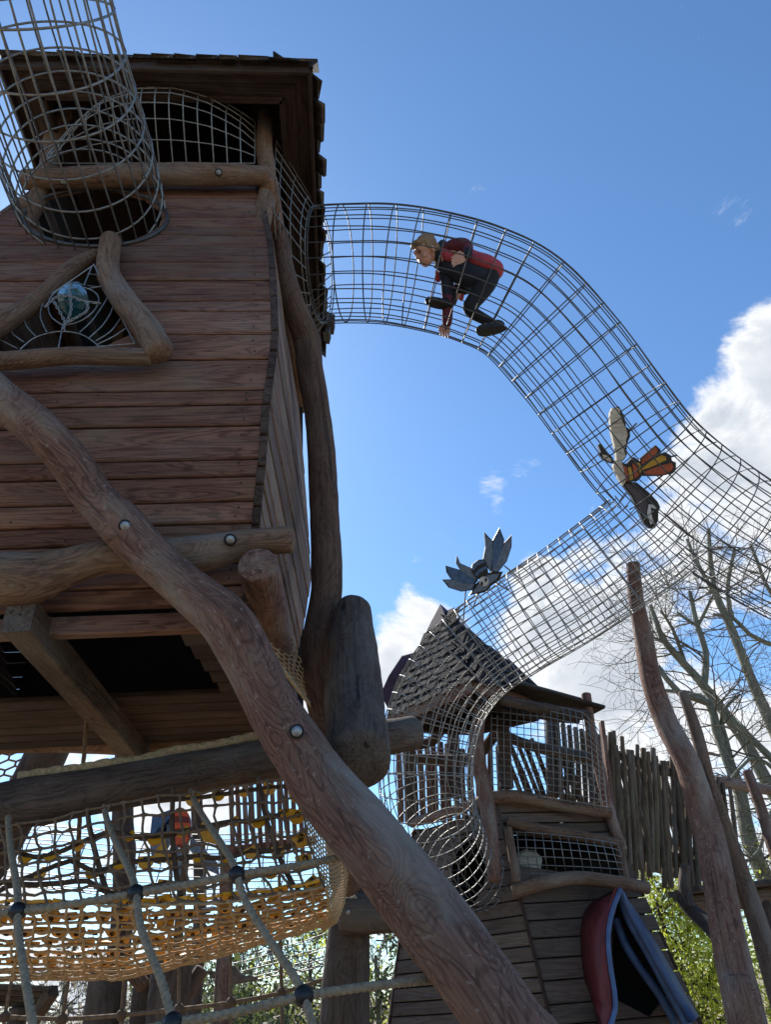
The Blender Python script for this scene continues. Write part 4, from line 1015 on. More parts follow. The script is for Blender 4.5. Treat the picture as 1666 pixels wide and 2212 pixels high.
part('platform_log', log([(P(1492, 1950, Y=7.8), .085), (P(1580, 1944, Y=7.9), .09), (P(1720, 1930, Y=8.1), .09)], nr=18, roundcap=.1), 'log_brown', pf)
part('deck_plank', beam(P(1478, 1927, Y=7.75), P(1720, 1905, Y=8.1), .5, .05), 'log_dark', pf, False)
part('platform_post', log([(P(1645, 1950, Y=8.0), .1), (P(1690, 2120, Y=8.0), .11), GR(P(1700, 2200, Y=8.0), .12)], nr=14), 'log_dark', pf)
# ================================================================== painted wooden insects
bee = thing('wooden_bee', 'blue grey painted wooden bee with fanned wings perched on the mesh tube', 'sculpture', P(1035, 1285, D=6.35))
bz = lambda x, y, d=6.3: P(x*.3125+781, y*.3125+1073.8, D=d)
def grow(poly, f):
    cx = sum(p[0] for p in poly)/len(poly); cy = sum(p[1] for p in poly)/len(poly)
    return [(cx+(x-cx)*f, cy+(y-cy)*f) for x, y in poly]
petals = [([(852, 255), (905, 310), (910, 400), (895, 510), (875, 480), (845, 430), (860, 350)], 'lightgrey_paint'), ([(955, 225), (985, 300), (980, 330), (950, 430), (905, 515), (908, 400), (910, 310)], 'greyblue_paint'), ([(1035, 275), (1034, 350), (1005, 440), (945, 515), (905, 515), (950, 420), (985, 330)], 'lightgrey_paint'),
          ([(665, 410), (685, 460), (755, 490), (800, 570), (745, 555), (690, 510), (660, 460)], 'lightgrey_paint'), ([(590, 480), (640, 495), (690, 510), (795, 575), (770, 600), (700, 600), (620, 560), (595, 520)], 'greyblue_paint'), ([(570, 575), (640, 572), (700, 595), (785, 600), (760, 640), (690, 650), (610, 625)], 'lightgrey_paint')]
for poly, mt in petals:
    poly = grow(poly, 1.10)
    part('wing', polycut([bz(x, y, 6.3) for x, y in poly], .03), 'black_paint', bee, False)
    part('wing_panel', polycut([bz(x, y, 6.293) for x, y in grow(poly, .90)], .006), mt, bee, False)
body = [(760, 505), (770, 465), (810, 435), (850, 430), (872, 470), (878, 520), (850, 560), (800, 570)]
part('body', polycut([bz(x, y, 6.286) for x, y in body], .04), 'black_paint', bee, False)
part('stripe', polycut([bz(x, y, 6.279) for x, y in [(765, 492), (778, 462), (812, 441), (845, 437), (855, 450), (800, 475), (775, 510)]], .006), 'greyblue_paint', bee, False)
part('stripe', polycut([bz(x, y, 6.279) for x, y in [(785, 532), (815, 498), (864, 474), (870, 495), (825, 520), (798, 550)]], .006), 'greyblue_paint', bee, False)
part('collar', polycut([bz(x, y, 6.282) for x, y in [(745, 680), (775, 640), (800, 595), (875, 525), (980, 515), (955, 570), (905, 605), (880, 640), (850, 660), (800, 668)]], .03), 'black_paint', bee, False)
part('collar_panel', polycut([bz(x, y, 6.275) for x, y in [(765, 668), (785, 638), (812, 600), (870, 540), (955, 528), (935, 568), (895, 595), (860, 640), (800, 658)]], .006), 'lightgrey_paint', bee, False)
part('face', polycut([bz(848+34*cos(a*pi/9), 583+34*sin(a*pi/9), 6.268) for a in range(18)], .01), 'white_paint', bee, False)
for ex, ey in ((834, 598), (862, 572)): part('eye', polycut([bz(ex+9*cos(a*pi/6), ey+14*sin(a*pi/6), 6.262) for a in range(12)], .006), 'black_paint', bee, False)
for a, b in (((722, 650), (705, 860)), ((990, 475), (1090, 560)), ((930, 590), (1010, 640)), ((810, 660), (775, 760))):
    part('support_rod', wirepath([bz(*a, 6.32), bz(*b, 6.4)], .007), 'steel', bee)
moth = thing('wooden_moth', 'orange and mustard painted wooden moth hung inside the mesh tube bend', 'sculpture', P(1380, 1130, D=6.0))
mz = lambda x, y, d=6.0: P(x*.15625+1236.5, y*.15625+846, D=d)
MP = [('wing', [(530, 290), (560, 225), (610, 212), (655, 240), (690, 400), (745, 500), (770, 590), (740, 700), (720, 830), (745, 880), (700, 960), (620, 965), (610, 830), (580, 700), (545, 560), (530, 400)], 6.0, .05, 'pale_wood'),
      ('wing_edge', [(615, 212), (645, 200), (685, 260), (740, 400), (748, 485), (800, 520), (805, 620), (755, 740), (762, 870), (715, 950), (705, 940), (725, 830), (775, 590), (695, 400), (660, 240)], 6.01, .06, 'black_paint'),
      ('wing', [(940, 930), (1160, 740), (1225, 800), (1232, 860), (1285, 835), (1370, 880), (1385, 955), (1440, 980), (1440, 1060), (1400, 1130), (1240, 1165), (980, 1165), (955, 1090)], 5.99, .04, 'black_paint'),
      ('wing_panel', [(965, 935), (1150, 765), (1190, 800), (1170, 860), (1050, 950), (965, 1010)], 5.983, .008, 'orange_paint'),
      ('wing_panel', [(965, 1062), (1130, 935), (1240, 878), (1300, 900), (1305, 945), (1100, 1040), (975, 1085)], 5.983, .008, 'mustard_paint'),
      ('wing_panel', [(985, 1112), (1180, 1035), (1380, 985), (1405, 1040), (1370, 1100), (1240, 1150), (1000, 1145)], 5.983, .008, 'orange_paint'),
      ('hind_wing', [(680, 990), (760, 995), (850, 900), (940, 960), (985, 1080), (960, 1180), (900, 1240), (740, 1245), (700, 1100)], 5.985, .04, 'black_paint'),
      ('wing_panel', [(698, 1010), (755, 1050), (790, 1230), (742, 1232)], 5.978, .008, 'orange_paint'),
      ('wing_panel', [(770, 1050), (815, 1040), (852, 1205), (802, 1230)], 5.978, .008, 'mustard_paint'),
      ('wing_panel', [(830, 990), (890, 1020), (925, 1160), (868, 1200)], 5.978, .008, 'orange_paint'),
      ('wing_panel', [(900, 980), (935, 985), (965, 1080), (940, 1140)], 5.978, .008, 'mustard_paint'),
      ('body', [(590, 950), (690, 975), (720, 1100), (745, 1245), (705, 1295), (640, 1195), (575, 1040)], 5.975, .05, 'pale_wood'),
      ('lower_wing', [(700, 1290), (745, 1235), (900, 1258), (1060, 1390), (1185, 1520), (1222, 1600), (1195, 1660), (1195, 1770), (1150, 1890), (1080, 1895), (1000, 1830), (900, 1600), (815, 1430)], 6.0, .05, 'black_paint'),
      ('wing_panel', [(730, 1290), (790, 1275), (930, 1390), (1040, 1530), (1030, 1660), (1000, 1770), (930, 1620), (840, 1430)], 5.993, .008, 'plum_paint'),
      ('wing_panel', [(1060, 1560), (1130, 1560), (1170, 1625), (1090, 1600), (1100, 1700), (1130, 1800), (1090, 1840), (1040, 1680)], 5.993, .008, 'white_paint'),
      ('tail', [(362, 740), (392, 718), (470, 810), (575, 925), (560, 990), (500, 975), (425, 935), (365, 850), (400, 840)], 6.0, .04, 'black_paint'),
      ('tail_panel', [(420, 870), (480, 880), (545, 940), (540, 975), (500, 960), (440, 920)], 5.993, .008, 'pale_wood')]
for nm, poly, d, th, mt in MP: part(nm, polycut([mz(x, y, d) for x, y in poly], th), mt, moth, False)
for a, b in (((1000, 1345), (1250, 1160)), ((800, 530), (890, 440)), ((1370, 900), (1450, 880)), ((830, 1430), (1000, 1380))): part('support_rod', wirepath([mz(*a, 6.05), mz(*b, 6.1)], .008), 'steel_dark', moth)
bug = thing('wooden_bug', 'red and maroon striped wooden bug with yellow and grey wings behind the net', 'sculpture', P(390, 1850, Y=7.2))
gz = lambda x, y, Y_=7.2: P(x*.4687, y*.4687+1562, Y=Y_)
for nm, poly, off, mt in (('wing', [(780, 440), (735, 470), (690, 560), (700, 640), (735, 650), (780, 560), (800, 520)], 0, 'lightgrey_paint'), ('wing', [(760, 530), (720, 580), (705, 620), (735, 650), (770, 600)], -.01, 'mustard_paint'),
                          ('wing', [(800, 540), (770, 600), (790, 680), (830, 700), (835, 600)], -.005, 'lightgrey_paint'), ('wing', [(880, 520), (920, 560), (1000, 640), (1010, 700), (940, 670), (870, 580)], 0, 'lightgrey_paint'), ('wing', [(900, 500), (960, 500), (1010, 540), (1000, 560), (930, 540)], -.005, 'mustard_paint'), ('wing', [(700, 430), (780, 400), (800, 480), (760, 500), (690, 520)], 0, 'greyblue_paint')):
    part(nm, polycut([gz(x, y, 7.2+off) for x, y in poly], .03, Vector((0, 1, 0))), mt, bug, False)
def ell(cx, cy, rx, ry, a0, a1, n=12): return [(cx+rx*cos(a0+(a1-a0)*k/n), cy+ry*sin(a0+(a1-a0)*k/n)) for k in range(n+1)]
bb = ell(830, 480, 50, 92, 0, 2*pi, 24)[:-1]
part('body', polycut([gz(x, y, 7.17) for x, y in bb], .06, Vector((0, 1, 0))), 'bug_dark', bug, False)
def slab(y0, y1):
    f = lambda y: 48*sqrt(max(0, 1-((y-480)/90)**2))
    return [(830-f(y0), y0), (830, y0-6), (830+f(y0), y0), (830+f((y0+y1)/2), (y0+y1)/2), (830+f(y1), y1), (830, y1-6), (830-f(y1), y1), (830-f((y0+y1)/2), (y0+y1)/2)]
for y0, y1 in ((392, 432), (462, 490), (525, 562)): part('stripe', polycut([gz(x, y, 7.16) for x, y in slab(y0, y1)], .012, Vector((0, 1, 0))), 'bug_red', bug, False)
part('post', log([(gz(840, 560, 7.3), .04), (gz(838, 760, 7.3), .04), GR(gz(838, 760, 7.3), .05)], nr=10), 'picket_wood', bug)
star = thing('wooden_flower', 'flat brown wooden flower cut-out under the far net', 'sculpture', P(500, 2120, Y=8.0))
fz_ = lambda x, y, Y_=8.0: P(x*.5469, y*.5469+1920, Y=Y_)
part('petals', polycut([fz_(x, y) for x, y in [(792, 322), (870, 326), (895, 303), (930, 303), (955, 340), (1015, 347), (1018, 362), (950, 372), (915, 380), (905, 403), (885, 400), (875, 365), (845, 352)]], .05, Vector((0, 1, 0))), 'log_brown', star, False)
for poly in ([(800, 328), (865, 332), (872, 350), (850, 350)], [(895, 310), (925, 310), (935, 340), (890, 338)], [(945, 345), (1008, 350), (1005, 358), (940, 368)], [(885, 365), (912, 368), (900, 396), (888, 392)]):
    part('petal_panel', polycut([fz_(x, y, 7.985) for x, y in poly], .01, Vector((0, 1, 0))), 'picket_wood', star, False)
part('post', log([(fz_(900, 380, 8.1), .04), GR(fz_(900, 380, 8.1), .05)], nr=10), 'picket_wood', star)

# ================================================================== the child in the tube
kid = thing('person', 'child in red and black jacket, dark trousers and black shoes crawling inside the mesh tube', 'person', P(1040, 700, D=5.9))
kz = lambda x, y, d: P(x*.15625+872.0, y*.15625+488.1, D=d)
def caps(pts, nr=14):  # [(x,y,depth,r)]
    return sweep(crom([(kz(x, y, d), r*.88) for x, y, d, r in pts], .015), nr, True, None, 0, 1.0)[:2]
def ellip(c, a, b, d, n=16, m=10):
    V = []; F = []
    for i in range(m+1):
        th = pi*i/m
        for k in range(n):
            ph = 2*pi*k/n; V.append(c+a*(sin(th)*cos(ph))+b*cos(th)+d*(sin(th)*sin(ph)))
    for i in range(m):
        for k in range(n): F.append((i*n+k, i*n+(k+1) % n, (i+1)*n+(k+1) % n, (i+1)*n+k))
    return V, F
def blob(name, items, mat, vox, sm=6):
    o = part(name, merge(items)[:2], mat, kid)
    r = o.modifiers.new('remesh', 'REMESH'); r.mode = 'VOXEL'; r.voxel_size = vox; r.use_smooth_shade = True
    s = o.modifiers.new('smooth', 'SMOOTH'); s.factor = .5; s.iterations = sm
    return o
HC = kz(318, 355, 5.98)
# head axes: fa = facing (left, down, a little to the camera), hu = crown, hs = side
fa = (-RGT*.80-UPV*.42-FWD*.42).normalized(); hu = (UPV*.86-RGT*.30-FWD*.05); hu = (hu-fa*hu.dot(fa)).normalized(); hs = fa.cross(hu).normalized()
if hs.dot(FWD) > 0: hs = -hs     # hs points to the camera side (his near ear)
HS = 1.10; fa, hu, hs = fa*HS, hu*HS, hs*HS
def H(f, u, s): return HC+fa*f+hu*u+hs*s
skin = [ellip(H(-.005, .025, 0), hs*.072, hu*.085, fa*.090), ellip(H(.038, -.045, 0), hs*.052, hu*.062, fa*.055), ellip(H(.05, -.085, 0), hs*.028, hu*.022, fa*.03),
        ellip(H(.094, -.012, 0), hs*.011, hu*.022, fa*.016), ellip(H(.102, -.022, 0), hs*.013, hu*.010, fa*.012), ellip(H(.078, .028, 0), hs*.05, hu*.014, fa*.016),
        ellip(H(-.012, -.008, .072), hs*.012, hu*.028, fa*.018), ellip(H(-.012, -.008, -.072), hs*.012, hu*.028, fa*.018), ellip(H(.055, -.03, .034), hs*.026, hu*.026, fa*.026), ellip(H(.055, -.03, -.034), hs*.026, hu*.026, fa*.026),
        ellip(H(.083, -.058, 0), hs*.022, hu*.012, fa*.012)]
skin.append(sweep([(H(-.02, -.03, 0), .045), (kz(460, 430, 6.0), .046), (kz(570, 450, 6.05), .055)], 14, True, None, 0, .8)[:2])
# hidden trunk and limbs keep the figure one continuous body
skin += [caps([(570, 440, 6.05, .06), (760, 480, 6.08, .085), (1000, 600, 6.1, .085), (1180, 690, 6.06, .09)]), caps([(620, 380, 6.0, .04), (800, 290, 5.92, .033), (880, 280, 5.88, .03), (870, 380, 5.78, .026)]),
         caps([(570, 560, 6.12, .04), (600, 900, 6.08, .032), (610, 1100, 6.04, .028), (600, 1350, 6.0, .024)]), caps([(1150, 780, 6.0, .06), (930, 1100, 5.92, .042), (1000, 1200, 5.94, .038), (1230, 1330, 5.9, .03)]),
         caps([(1100, 760, 6.15, .06), (800, 900, 6.12, .04), (680, 1050, 6.05, .03)])]
def hand(base, fdir, side, pn, curl, s=1.0):
    """palm ellipsoid, four unequal curled fingers and a thumb from the side of the palm"""
    its = [ellip(base+fdir*.028*s, side*.034*s, fdir*.036*s, pn*.015*s, 12, 8)]
    for i, ln in enumerate((.052, .060, .057, .045)):
        a = base+fdir*.055*s+side*((i-1.5)*.0195*s); d = fdir.copy(); p = a; pts = [(a-fdir*.015*s, .0072*s), (a, .0072*s)]
        for k in range(3):
            ang = curl*(k+1); d = (fdir*cos(ang)+pn*sin(ang)); p = p+d*(ln*.38*s); pts.append((p, (.0070-.0007*k)*s))
        its.append(sweep(pts, 8, True, None, 0, .9)[:2])
    t0 = base+side*.026*s+fdir*.008*s
    its.append(sweep([(t0, .010*s), (t0+side*.020*s+fdir*.022*s, .0095*s), (t0+side*.016*s+fdir*.044*s+pn*.014*s, .008*s)], 8, True, None, 0, .9)[:2])
    return its
hb1 = kz(850, 440, 5.745)
skin += hand(hb1, (-RGT*.85-UPV*.25-FWD*.3).normalized(), (UPV*.9-RGT*.2).normalized(), (FWD*-.5-RGT*.4-UPV*.5).normalized(), .62, 1.15)
hb2 = kz(600, 1365, 5.99)
skin += hand(hb2, (-UPV*.95-RGT*.25).normalized(), (-RGT*.9+UPV*.2).normalized(), (-FWD*.8-UPV*.3).normalized(), .55, 1.15)
blob('body', skin, 'skin', .0040, 2)
for s_ in (.030, -.030):
    e = ellip(H(.0815, .010, s_), hs*.014, hu*.0065, fa*.008, 10, 6); part('eye', e, 'eye_dark', kid)
    part('eyebrow', ellip(H(.088, .031, s_), hs*.019, hu*.0045, fa*.006, 10, 6), 'hair_brown', kid)
part('mouth', ellip(H(.094, -.060, 0), hs*.021, hu*.0055, fa*.006, 10, 6), 'lip', kid)
hair = [ellip(H(-.022, .050, 0), hs*.080, hu*.080, fa*.088), ellip(H(-.065, .0, 0), hs*.066, hu*.07, fa*.05), ellip(H(.062, .082, 0), hs*.05, hu*.024, fa*.036), ellip(H(.045, .075, .045), hs*.02, hu*.026, fa*.04), ellip(H(.045, .075, -.045), hs*.02, hu*.026, fa*.04), ellip(H(.005, .03, .070), hs*.014, hu*.035, fa*.028), ellip(H(.005, .03, -.070), hs*.014, hu*.035, fa*.028)]
for k in range(16):
    a = random.uniform(-1, 1); f = random.uniform(-.8, .7); q = H(-.02+.085*f, .05+.075*sqrt(max(0, 1-f*f))*(1-.4*abs(a)), a*.06)
    hair.append(sweep([(q-hu*.01, .012), (q+(hu*.4+fa*random.uniform(-.3, .5)+hs*random.uniform(-.5, .5))*.026, .005)], 6, True)[:2])
blob('hair', hair, 'hair_brown', .006, 2)
blob('jacket', [caps([(520, 420, 6.05, .072), (640, 420, 6.08, .100), (800, 450, 6.1, .115), (980, 520, 6.12, .118), (1130, 570, 6.1, .122), (1240, 610, 6.06, .105)]), caps([(1000, 480, 6.02, .075), (1160, 520, 6.0, .078), (1270, 580, 6.02, .06)]), caps([(560, 380, 6.0, .055), (640, 420, 5.98, .055)])], 'cloth_red', .010)
blob('jacket_lower', [caps([(540, 530, 6.06, .075), (700, 590, 6.05, .105), (900, 690, 6.04, .122), (1080, 730, 6.03, .115)]), caps([(470, 420, 6.0, .045), (500, 330, 6.04, .05), (540, 260, 6.08, .05)])], 'cloth_navy', .010)
blob('collar', [caps([(455, 300, 6.02, .032), (470, 400, 5.97, .034), (480, 510, 5.99, .030), (450, 560, 6.05, .024)])], 'cloth_black', .007)
blob('sleeve', [caps([(600, 330, 6.02, .066), (720, 270, 5.96, .068), (840, 265, 5.9, .064), (890, 300, 5.86, .052), (885, 370, 5.80, .044), (870, 410, 5.775, .036)])], 'cloth_maroon', .008)
blob('cuff', [caps([(893, 350, 5.80, .040), (880, 400, 5.775, .041), (868, 425, 5.765, .039)])], 'cloth_black', .006)
blob('sleeve', [caps([(560, 560, 6.1, .070), (600, 720, 6.09, .066), (605, 880, 6.08, .060), (610, 1020, 6.06, .055)])], 'cloth_navy', .008)
blob('sleeve', [caps([(608, 1000, 6.06, .056), (608, 1150, 6.03, .054), (606, 1260, 6.0, .052), (605, 1340, 5.99, .046)])], 'cloth_maroon', .008)
blob('undershirt', [caps([(470, 640, 6.16, .028), (480, 740, 6.16, .03)]), caps([(720, 880, 6.12, .05), (790, 950, 6.12, .04), (800, 1010, 6.12, .022)])], 'cloth_red', .008)
blob('trousers', [caps([(1180, 690, 6.05, .108), (1140, 800, 6.0, .100), (1040, 950, 5.95, .086), (940, 1080, 5.92, .072), (915, 1130, 5.91, .066), (960, 1200, 5.92, .060), (1080, 1270, 5.92, .054), (1200, 1330, 5.9, .047)]), caps([(1150, 720, 6.12, .1), (950, 800, 6.13, .085), (780, 880, 6.12, .066), (690, 960, 6.1, .055), (670, 1040, 6.06, .05)])], 'cloth_black', .009)
def shoe(name, heel, toe, down, s=1.0):
    f = (toe-heel); L_ = f.length; f = f/L_; d = (down-f*down.dot(f)).normalized(); w_ = f.cross(d)
    o = blob(name, [ellip(heel+f*L_*.22-d*.012, f*L_*.24, w_*.036*s, d*.040*s), ellip(heel+f*L_*.5, f*L_*.4, w_*.038*s, d*.032*s), ellip(heel+f*L_*.78+d*.008, f*L_*.24, w_*.043*s, d*.028*s), ellip(heel+f*L_*.2-d*.035, f*.035, w_*.032, d*.035)], 'shoe_black', .007)
    n = 18; V = []
    for k in range(n):
        a = 2*pi*k/n; wdt = .040*s*(1+.12*cos(a)); V.append(heel+f*(L_*.5+L_*.52*cos(a))+w_*(wdt*sin(a))+d*.030*s)
    V2 = [v+d*.012 for v in V]; F = [tuple(range(n)), tuple(reversed(range(n, 2*n)))]+[(i, i+n, (i+1) % n+n, (i+1) % n) for i in range(n)]
    link('sole', mesh('sole', V+V2, F, 'shoe_black', None, False), kid)
    for k in range(3):
        p = heel+f*L_*(.45+.09*k)-d*.026; part('lace', sweep([(p-w_*.026, .0045), (p-d*.008, .0045), (p+w_*.026, .0045)], 6), 'shoe_white', kid)
shoe('shoe', kz(1400, 1370, 5.86), kz(1000, 1440, 5.80), (-UPV*.75-FWD*.6), 1.15)
shoe('shoe', kz(660, 1090, 6.02), kz(300, 1010, 5.92), (-UPV*.75-FWD*.6), 1.0)
# ================================================================== trees
def limb(pts, nr=8, amp=.12, step=.25): return sweep(crom(pts, step), nr, True, None, amp, .3)
def twigs(start, dirv, length, r, depth, its, rng, droop=0.0):
    n = max(3, int(length/.18)); p = start.copy(); d = dirv.normalized(); pts = [(p.copy(), r)]
    for k in range(n):
        d = (d+Vector((rng.gauss(0, .17), rng.gauss(0, .17), rng.gauss(0, .15)-droop))).normalized()
        p = p+d*(length/n); pts.append((p.copy(), max(.0035, r*(1-.75*(k+1)/n))))
        if depth > 0 and k > 0 and rng.random() < .75:
            side = d.cross(Vector((rng.gauss(0, 1), rng.gauss(0, 1), rng.gauss(0, 1)))).normalized()
            twigs(p, d*.75+side*.75, length*rng.uniform(.35, .6), pts[-1][1]*.75, depth-1, its, rng, droop)
    its.append(sweep(pts, 4 if r < .03 else 6, False)[:2])
def bare_tree(name, label, group, stems, seed, per=10, tl=1.7):
    rng = random.Random(seed); base = stems[0][0][0]
    root = thing(name, label, 'tree', Vector((base.x, base.y, 0)), group)
    part('trunk', merge([limb(s) for s in stems]), 'birch_bark', root)
    its = []
    for s in stems:
        c = crom(s, .25)
        for k in range(int(per*.9)):
            i = rng.randrange(int(len(c)*.2), len(c)-1); p, r = c[i]; t = (c[i+1][0]-p).normalized()
            side = t.cross(Vector((rng.gauss(0, 1), rng.gauss(0, 1), rng.gauss(0, 1)))).normalized()
            twigs(p+side*r*.6, side+t*.6, tl*rng.uniform(.5, 1.2), min(.020, r*.35), 2, its, rng, .012)
    o = part('crown', merge(its), 'twig', root)
YB = 13.0
def st(pts, r0, r1, Yb=YB, ground=False):
    n = len(pts); out = [(P(x, y, Y=Yb), .8*(r0+(r1-r0)*i/(n-1))) for i, (x, y) in enumerate(pts)]
    if ground:
        q = out[0][0]; out.insert(0, (Vector((q.x+(q.x-out[1][0].x)*.5, q.y, q.z*.5)), r0*1.1)); out.insert(0, (Vector((out[0][0].x, q.y, -.2)), r0*1.25))
    return out
gb = 'bare birches behind the bridge'
bare_tree('birch_tree', 'bare pale birch with two forking stems behind the mast log', gb, [st([(1690, 1990), (1660, 1908), (1618, 1812), (1602, 1720), (1581, 1662), (1549, 1577), (1533, 1519), (1470, 1498), (1422, 1440)], .20, .06, 13.0, True), st([(1545, 1560), (1520, 1505), (1438, 1492), (1395, 1500)], .07, .03, 13.0), st([(1600, 1715), (1570, 1600), (1560, 1540), (1600, 1500)], .08, .03, 13.0)], 3, 13)
bare_tree('birch_tree', 'bare birch with a long stem slanting up behind the tube', gb, [st([(1760, 1880), (1700, 1760), (1657, 1688), (1607, 1596), (1528, 1490), (1501, 1458), (1438, 1387), (1420, 1345), (1406, 1307)], .20, .05, 14.2, True), st([(1522, 1480), (1526, 1410), (1507, 1350), (1496, 1300), (1491, 1278)], .10, .05, 14.2), st([(1507, 1352), (1480, 1335), (1464, 1322)], .05, .03, 14.2), st([(1510, 1350), (1530, 1310), (1542, 1285)], .05, .03, 14.2), st([(1438, 1388), (1410, 1375), (1390, 1350)], .05, .02, 14.2), st([(1480, 1430), (1455, 1360), (1428, 1318)], .06, .03, 14.2)], 5, 11)
bare_tree('birch_tree', 'tallest bare birch with straight stem reaching up into the mesh tube', gb, [st([(1800, 1850), (1720, 1680), (1666, 1561), (1628, 1477), (1581, 1357), (1549, 1286), (1536, 1212), (1532, 1143)], .21, .06, 15.2, True), st([(1580, 1340), (1573, 1270), (1585, 1200), (1588, 1186)], .07, .05, 15.2), st([(1550, 1290), (1520, 1240), (1500, 1200), (1485, 1165)], .07, .05, 15.2), st([(1666, 1392), (1620, 1370), (1585, 1335), (1542, 1328)], .07, .05, 15.2), st([(1690, 1320), (1655, 1260), (1640, 1220), (1622, 1176)], .06, .05, 15.2), st([(1700, 1600), (1690, 1480), (1700, 1400)], .07, .04, 15.2)], 8, 14, 1.5)
bare_tree('birch_tree', 'bare birch with bent lower branches above the platform', gb, [st([(1900, 2050), (1800, 1850), (1720, 1700), (1640, 1610), (1590, 1560)], .16, .05, 12.4, True), st([(1700, 1690), (1660, 1650), (1620, 1640), (1575, 1690)], .05, .03, 12.4), st([(1720, 1800), (1680, 1730), (1640, 1840), (1610, 1860)], .05, .03, 12.4)], 11, 12)

def leafy_tree(name, label, group, base, centers, n, leaf, mat, seed, stems, tw=8, pale=None):
    rng = random.Random(seed); root = thing(name, label, 'tree', Vector((base.x, base.y, 0)), group)
    its = []
    for s in stems: its.append(limb(s, 7, .12, .4)[:2])
    V, F = merge(its)[:2]
    part('trunk', (V, F, [(v.z, v.x, v.y) for v in V]), 'birch_bark' if pale else 'log_dark', root)
    tws = []
    for c, rad in centers:
        for k in range(tw):
            d = Vector((rng.gauss(0, 1), rng.gauss(0, 1), rng.gauss(0, 1)+.3)).normalized(); twigs(c-d*rad*.4, d, rad*rng.uniform(.8, 1.5), .015, 2, tws, rng)
    part('branches', merge(tws), 'twig', root)
    V = []; F = []
    tot = sum(r**2 for c, r in centers)
    for c, rad in centers:
        cl = [c+Vector((rng.gauss(0, .5), rng.gauss(0, .5), rng.gauss(0, .5)))*rad for _ in range(18)]
        for k in range(int(n*rad*rad/tot)):
            q = rng.choice(cl); p = q+Vector((rng.gauss(0, 1), rng.gauss(0, 1), rng.gauss(0, 1)))*rad*.20
            a = Vector((rng.gauss(0, 1), rng.gauss(0, 1), rng.gauss(0, 1))).normalized(); b = a.orthogonal().normalized(); l = leaf*rng.uniform(.6, 1.3); o = len(V)
            V += [p-a*l, p+b*l*.45, p+a*l, p-b*l*.45]; F.append((o, o+1, o+2, o+3))
    part('crown', (V, F), mat, root, False)
def C_(x, y, Y_, r): return (P(x, y, Y=Y_), r)
leafy_tree('leafy_tree', 'young tree in bright yellow green spring leaf between turret and mast', None, P(1480, 2150, Y=12), [C_(1400, 1895, 12, .40), C_(1445, 1920, 12, .5), C_(1510, 1990, 12.2, .6), C_(1545, 1960, 12.2, .5), C_(1475, 1960, 12.2, .5), C_(1430, 1960, 12, .6), C_(1470, 2040, 12, .8), C_(1510, 2120, 12, .9), C_(1480, 2200, 12, 1.0), C_(1550, 2210, 12, 1.0), C_(1560, 2080, 12.3, .6), C_(1620, 2230, 12.5, 1.0), C_(1450, 2110, 12.4, .8)], 20000, .036, 'leaf_spring', 31, [[(P(1520, 2400, Y=12), .12), (P(1500, 2200, Y=12), .08), (P(1450, 2050, Y=12), .05), (P(1420, 1950, Y=12), .025)], [(P(1505, 2220, Y=12), .06), (P(1550, 2060, Y=12), .04), (P(1580, 1980, Y=12), .02)]], 9)
leafy_tree('leafy_tree', 'small fresh green sapling top poking above the platform edge', None, P(1655, 1950, Y=13), [C_(1650, 1880, 13, .5), C_(1668, 1950, 13, .5)], 500, .05, 'leaf_spring', 32, [[(P(1670, 2200, Y=13), .06), (P(1655, 1900, Y=13), .02)]], 4)
def shrub(label, x, y, Y_, r, n, mat, seed, leaf=.06):
    b = P(x, y, Y=Y_); leafy_tree('shrub', label, 'shrubs and small trees beyond the playground', Vector((b.x, b.y, 0)), [(b, r), (b+Vector((-r*.7, .2, -r*.5)), r*.8), (b+Vector((r*.7, -.2, -r*.4)), r*.8), (b+Vector((0, 0, -r*1.1)), r), (b+Vector((r*.2, 0, r*.6)), r*.5)], n, leaf, mat, seed, [[(Vector((b.x, b.y, -.1)), .1), (b-Vector((0, 0, r)), .07), (b+Vector((0, 0, r*.4)), .03)], [(Vector((b.x, b.y, .5)), .08), (b+Vector((-r*.5, 0, 0)), .03)], [(Vector((b.x, b.y, .5)), .08), (b+Vector((r*.6, 0, .1)), .03)]], 12, True)
shrub('pale blossom shrub behind the lone far post', 130, 2190, 17, 1.2, 3500, 'blossom_pale', 41)
shrub('whitish blossoming bush behind the middle posts', 350, 2200, 18, 1.3, 4200, 'blossom_pale', 42)
shrub('olive green thicket behind the wooden flower cut-out', 540, 2180, 16, 1.5, 5200, 'leaf_olive', 43)
shrub('taller green sapling beside the stout upright post', 670, 2120, 16.5, 1.3, 3200, 'leaf_spring', 44)
shrub('dark twiggy bush between stout post and turret wall', 815, 2140, 15, 1.3, 2000, 'leaf_olive', 45)
shrub('low green bush under the far rope barrier', 450, 2260, 13, 1.0, 3000, 'leaf_olive', 46)
# ================================================================== far playground timber
def far_post(label, pts, r, Y_, g='far posts of the playground'):
    c = [(P(x, y, Y=Y_), r) for x, y in pts]; o = part('far_post', log(c+[GR(c[-1][0], r*1.1)], nr=14, step=.15), 'log_dark'); tag(o, label, 'post', g)
far_post('lone brown far post beside the pale blossom shrub', [(225, 2080), (218, 2140), (210, 2215)], .11, 7.0)
far_post('slimmer of two far posts standing side by side', [(318, 2090), (312, 2140), (305, 2215)], .10, 7.4)
far_post('thicker of two far posts standing side by side', [(372, 2070), (366, 2140), (355, 2215)], .16, 7.0)
far_post('tall far post seen through the brown hanging net', [(270, 1615), (265, 1750), (262, 2000)], .10, 7.5)
far_post('stout slanting post below the hut back corner', [(112, 1600), (70, 1690), (0, 1815), (-130, 2060)], .15, 5.6)
far_post('thin far post beside the red bug', [(415, 1600), (425, 1750), (430, 2000)], .07, 9.0)
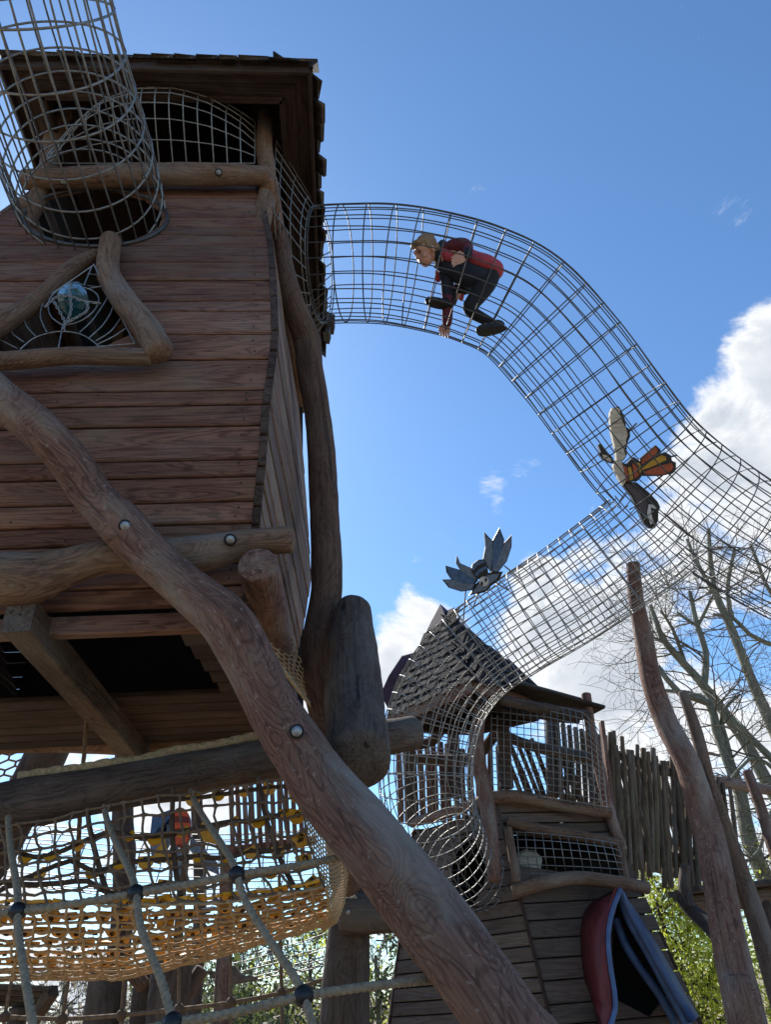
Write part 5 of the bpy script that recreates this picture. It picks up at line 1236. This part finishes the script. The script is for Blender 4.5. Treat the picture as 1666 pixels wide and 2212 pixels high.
for i, (a, b, lab) in enumerate((((435, 2095), (360, 2215), 'diagonal brace leaning against the thick far posts'), ((395, 2080), (385, 2180), 'upright brace next to the diagonal one'), ((270, 2085), (310, 2130), 'short brace between two far posts'))):
    o = part('brace_log', log([(P(*a, Y=7.2), .06), (P((a[0]+b[0])/2, (a[1]+b[1])/2, Y=7.2), .06), (P(*b, Y=7.2), .06)], nr=12, step=.15), 'log_brown'); tag(o, lab, 'log')
# brown picket screen behind the net near the hut
scr = thing('picket_screen', 'row of dark upright pickets seen through the net beneath the rail', 'fence', P(560, 1850, Y=7.0))
for i in range(11):
    x = 500+i*15; part('picket', log([(P(x-4, 1665+random.uniform(-10, 10), Y=7.0), .019), (P(x, 1760, Y=7.0), .022), (P(x+4, 1850+random.uniform(-10, 10), Y=7.0), .019)], nr=8, step=.2, amp=.15), 'log_red', scr)
part('rail', log([(P(480, 1840, Y=7.05), .04), (P(680, 1815, Y=7.05), .04)], nr=10), 'log_red', scr)
part('post', log([(P(490, 1830, Y=7.1), .06), (P(485, 2000, Y=7.1), .06), GR(P(485, 2100, Y=7.1), .06)], nr=10), 'log_red', scr)
# far mesh tubes
t4 = thing('mesh_tube', 'distant silver mesh tube lying low behind the net and the red bug', 'climbing tube', P(300, 1870, Y=8.5))
wire_tube(t4, [(P(-120, 1835, Y=8.5), .30), (P(100, 1850, Y=8.5), .30), (P(350, 1870, Y=8.3), .30), (P(560, 1868, Y=8.2), .30), (P(680, 1862, Y=8.0), .30)], 14, .32, .006, 'steel')
t5 = thing('mesh_tube', 'far silver mesh tube sloping up to the stout post below the net', 'climbing tube', P(640, 2040, Y=8.0))
wire_tube(t5, [(P(520, 2072, Y=8.4), .20), (P(620, 2046, Y=8.0), .21), (P(720, 2015, Y=7.4), .22)], 14, .2, .005, 'steel')
sh_ = thing('plank_shelter', 'low dark plank shelter roof beyond the far rope barrier', 'shelter', P(50, 2170, Y=7.5))
for i in range(4):
    part('roof_board', beam(P(-60, 2128+i*12, Y=7.2+i*.15), P(112-i*8, 2136+i*12, Y=7.2+i*.15), .18, .04), 'log_dark', sh_, False)
part('strut', beam(P(114, 2140, Y=7.2), P(70, 2205, Y=7.4), .09, .09), 'log_dark', sh_, False)
q = P(40, 2180, Y=7.5); part('post', log([(q, .08), GR(q, .08)], nr=10), 'log_dark', sh_)
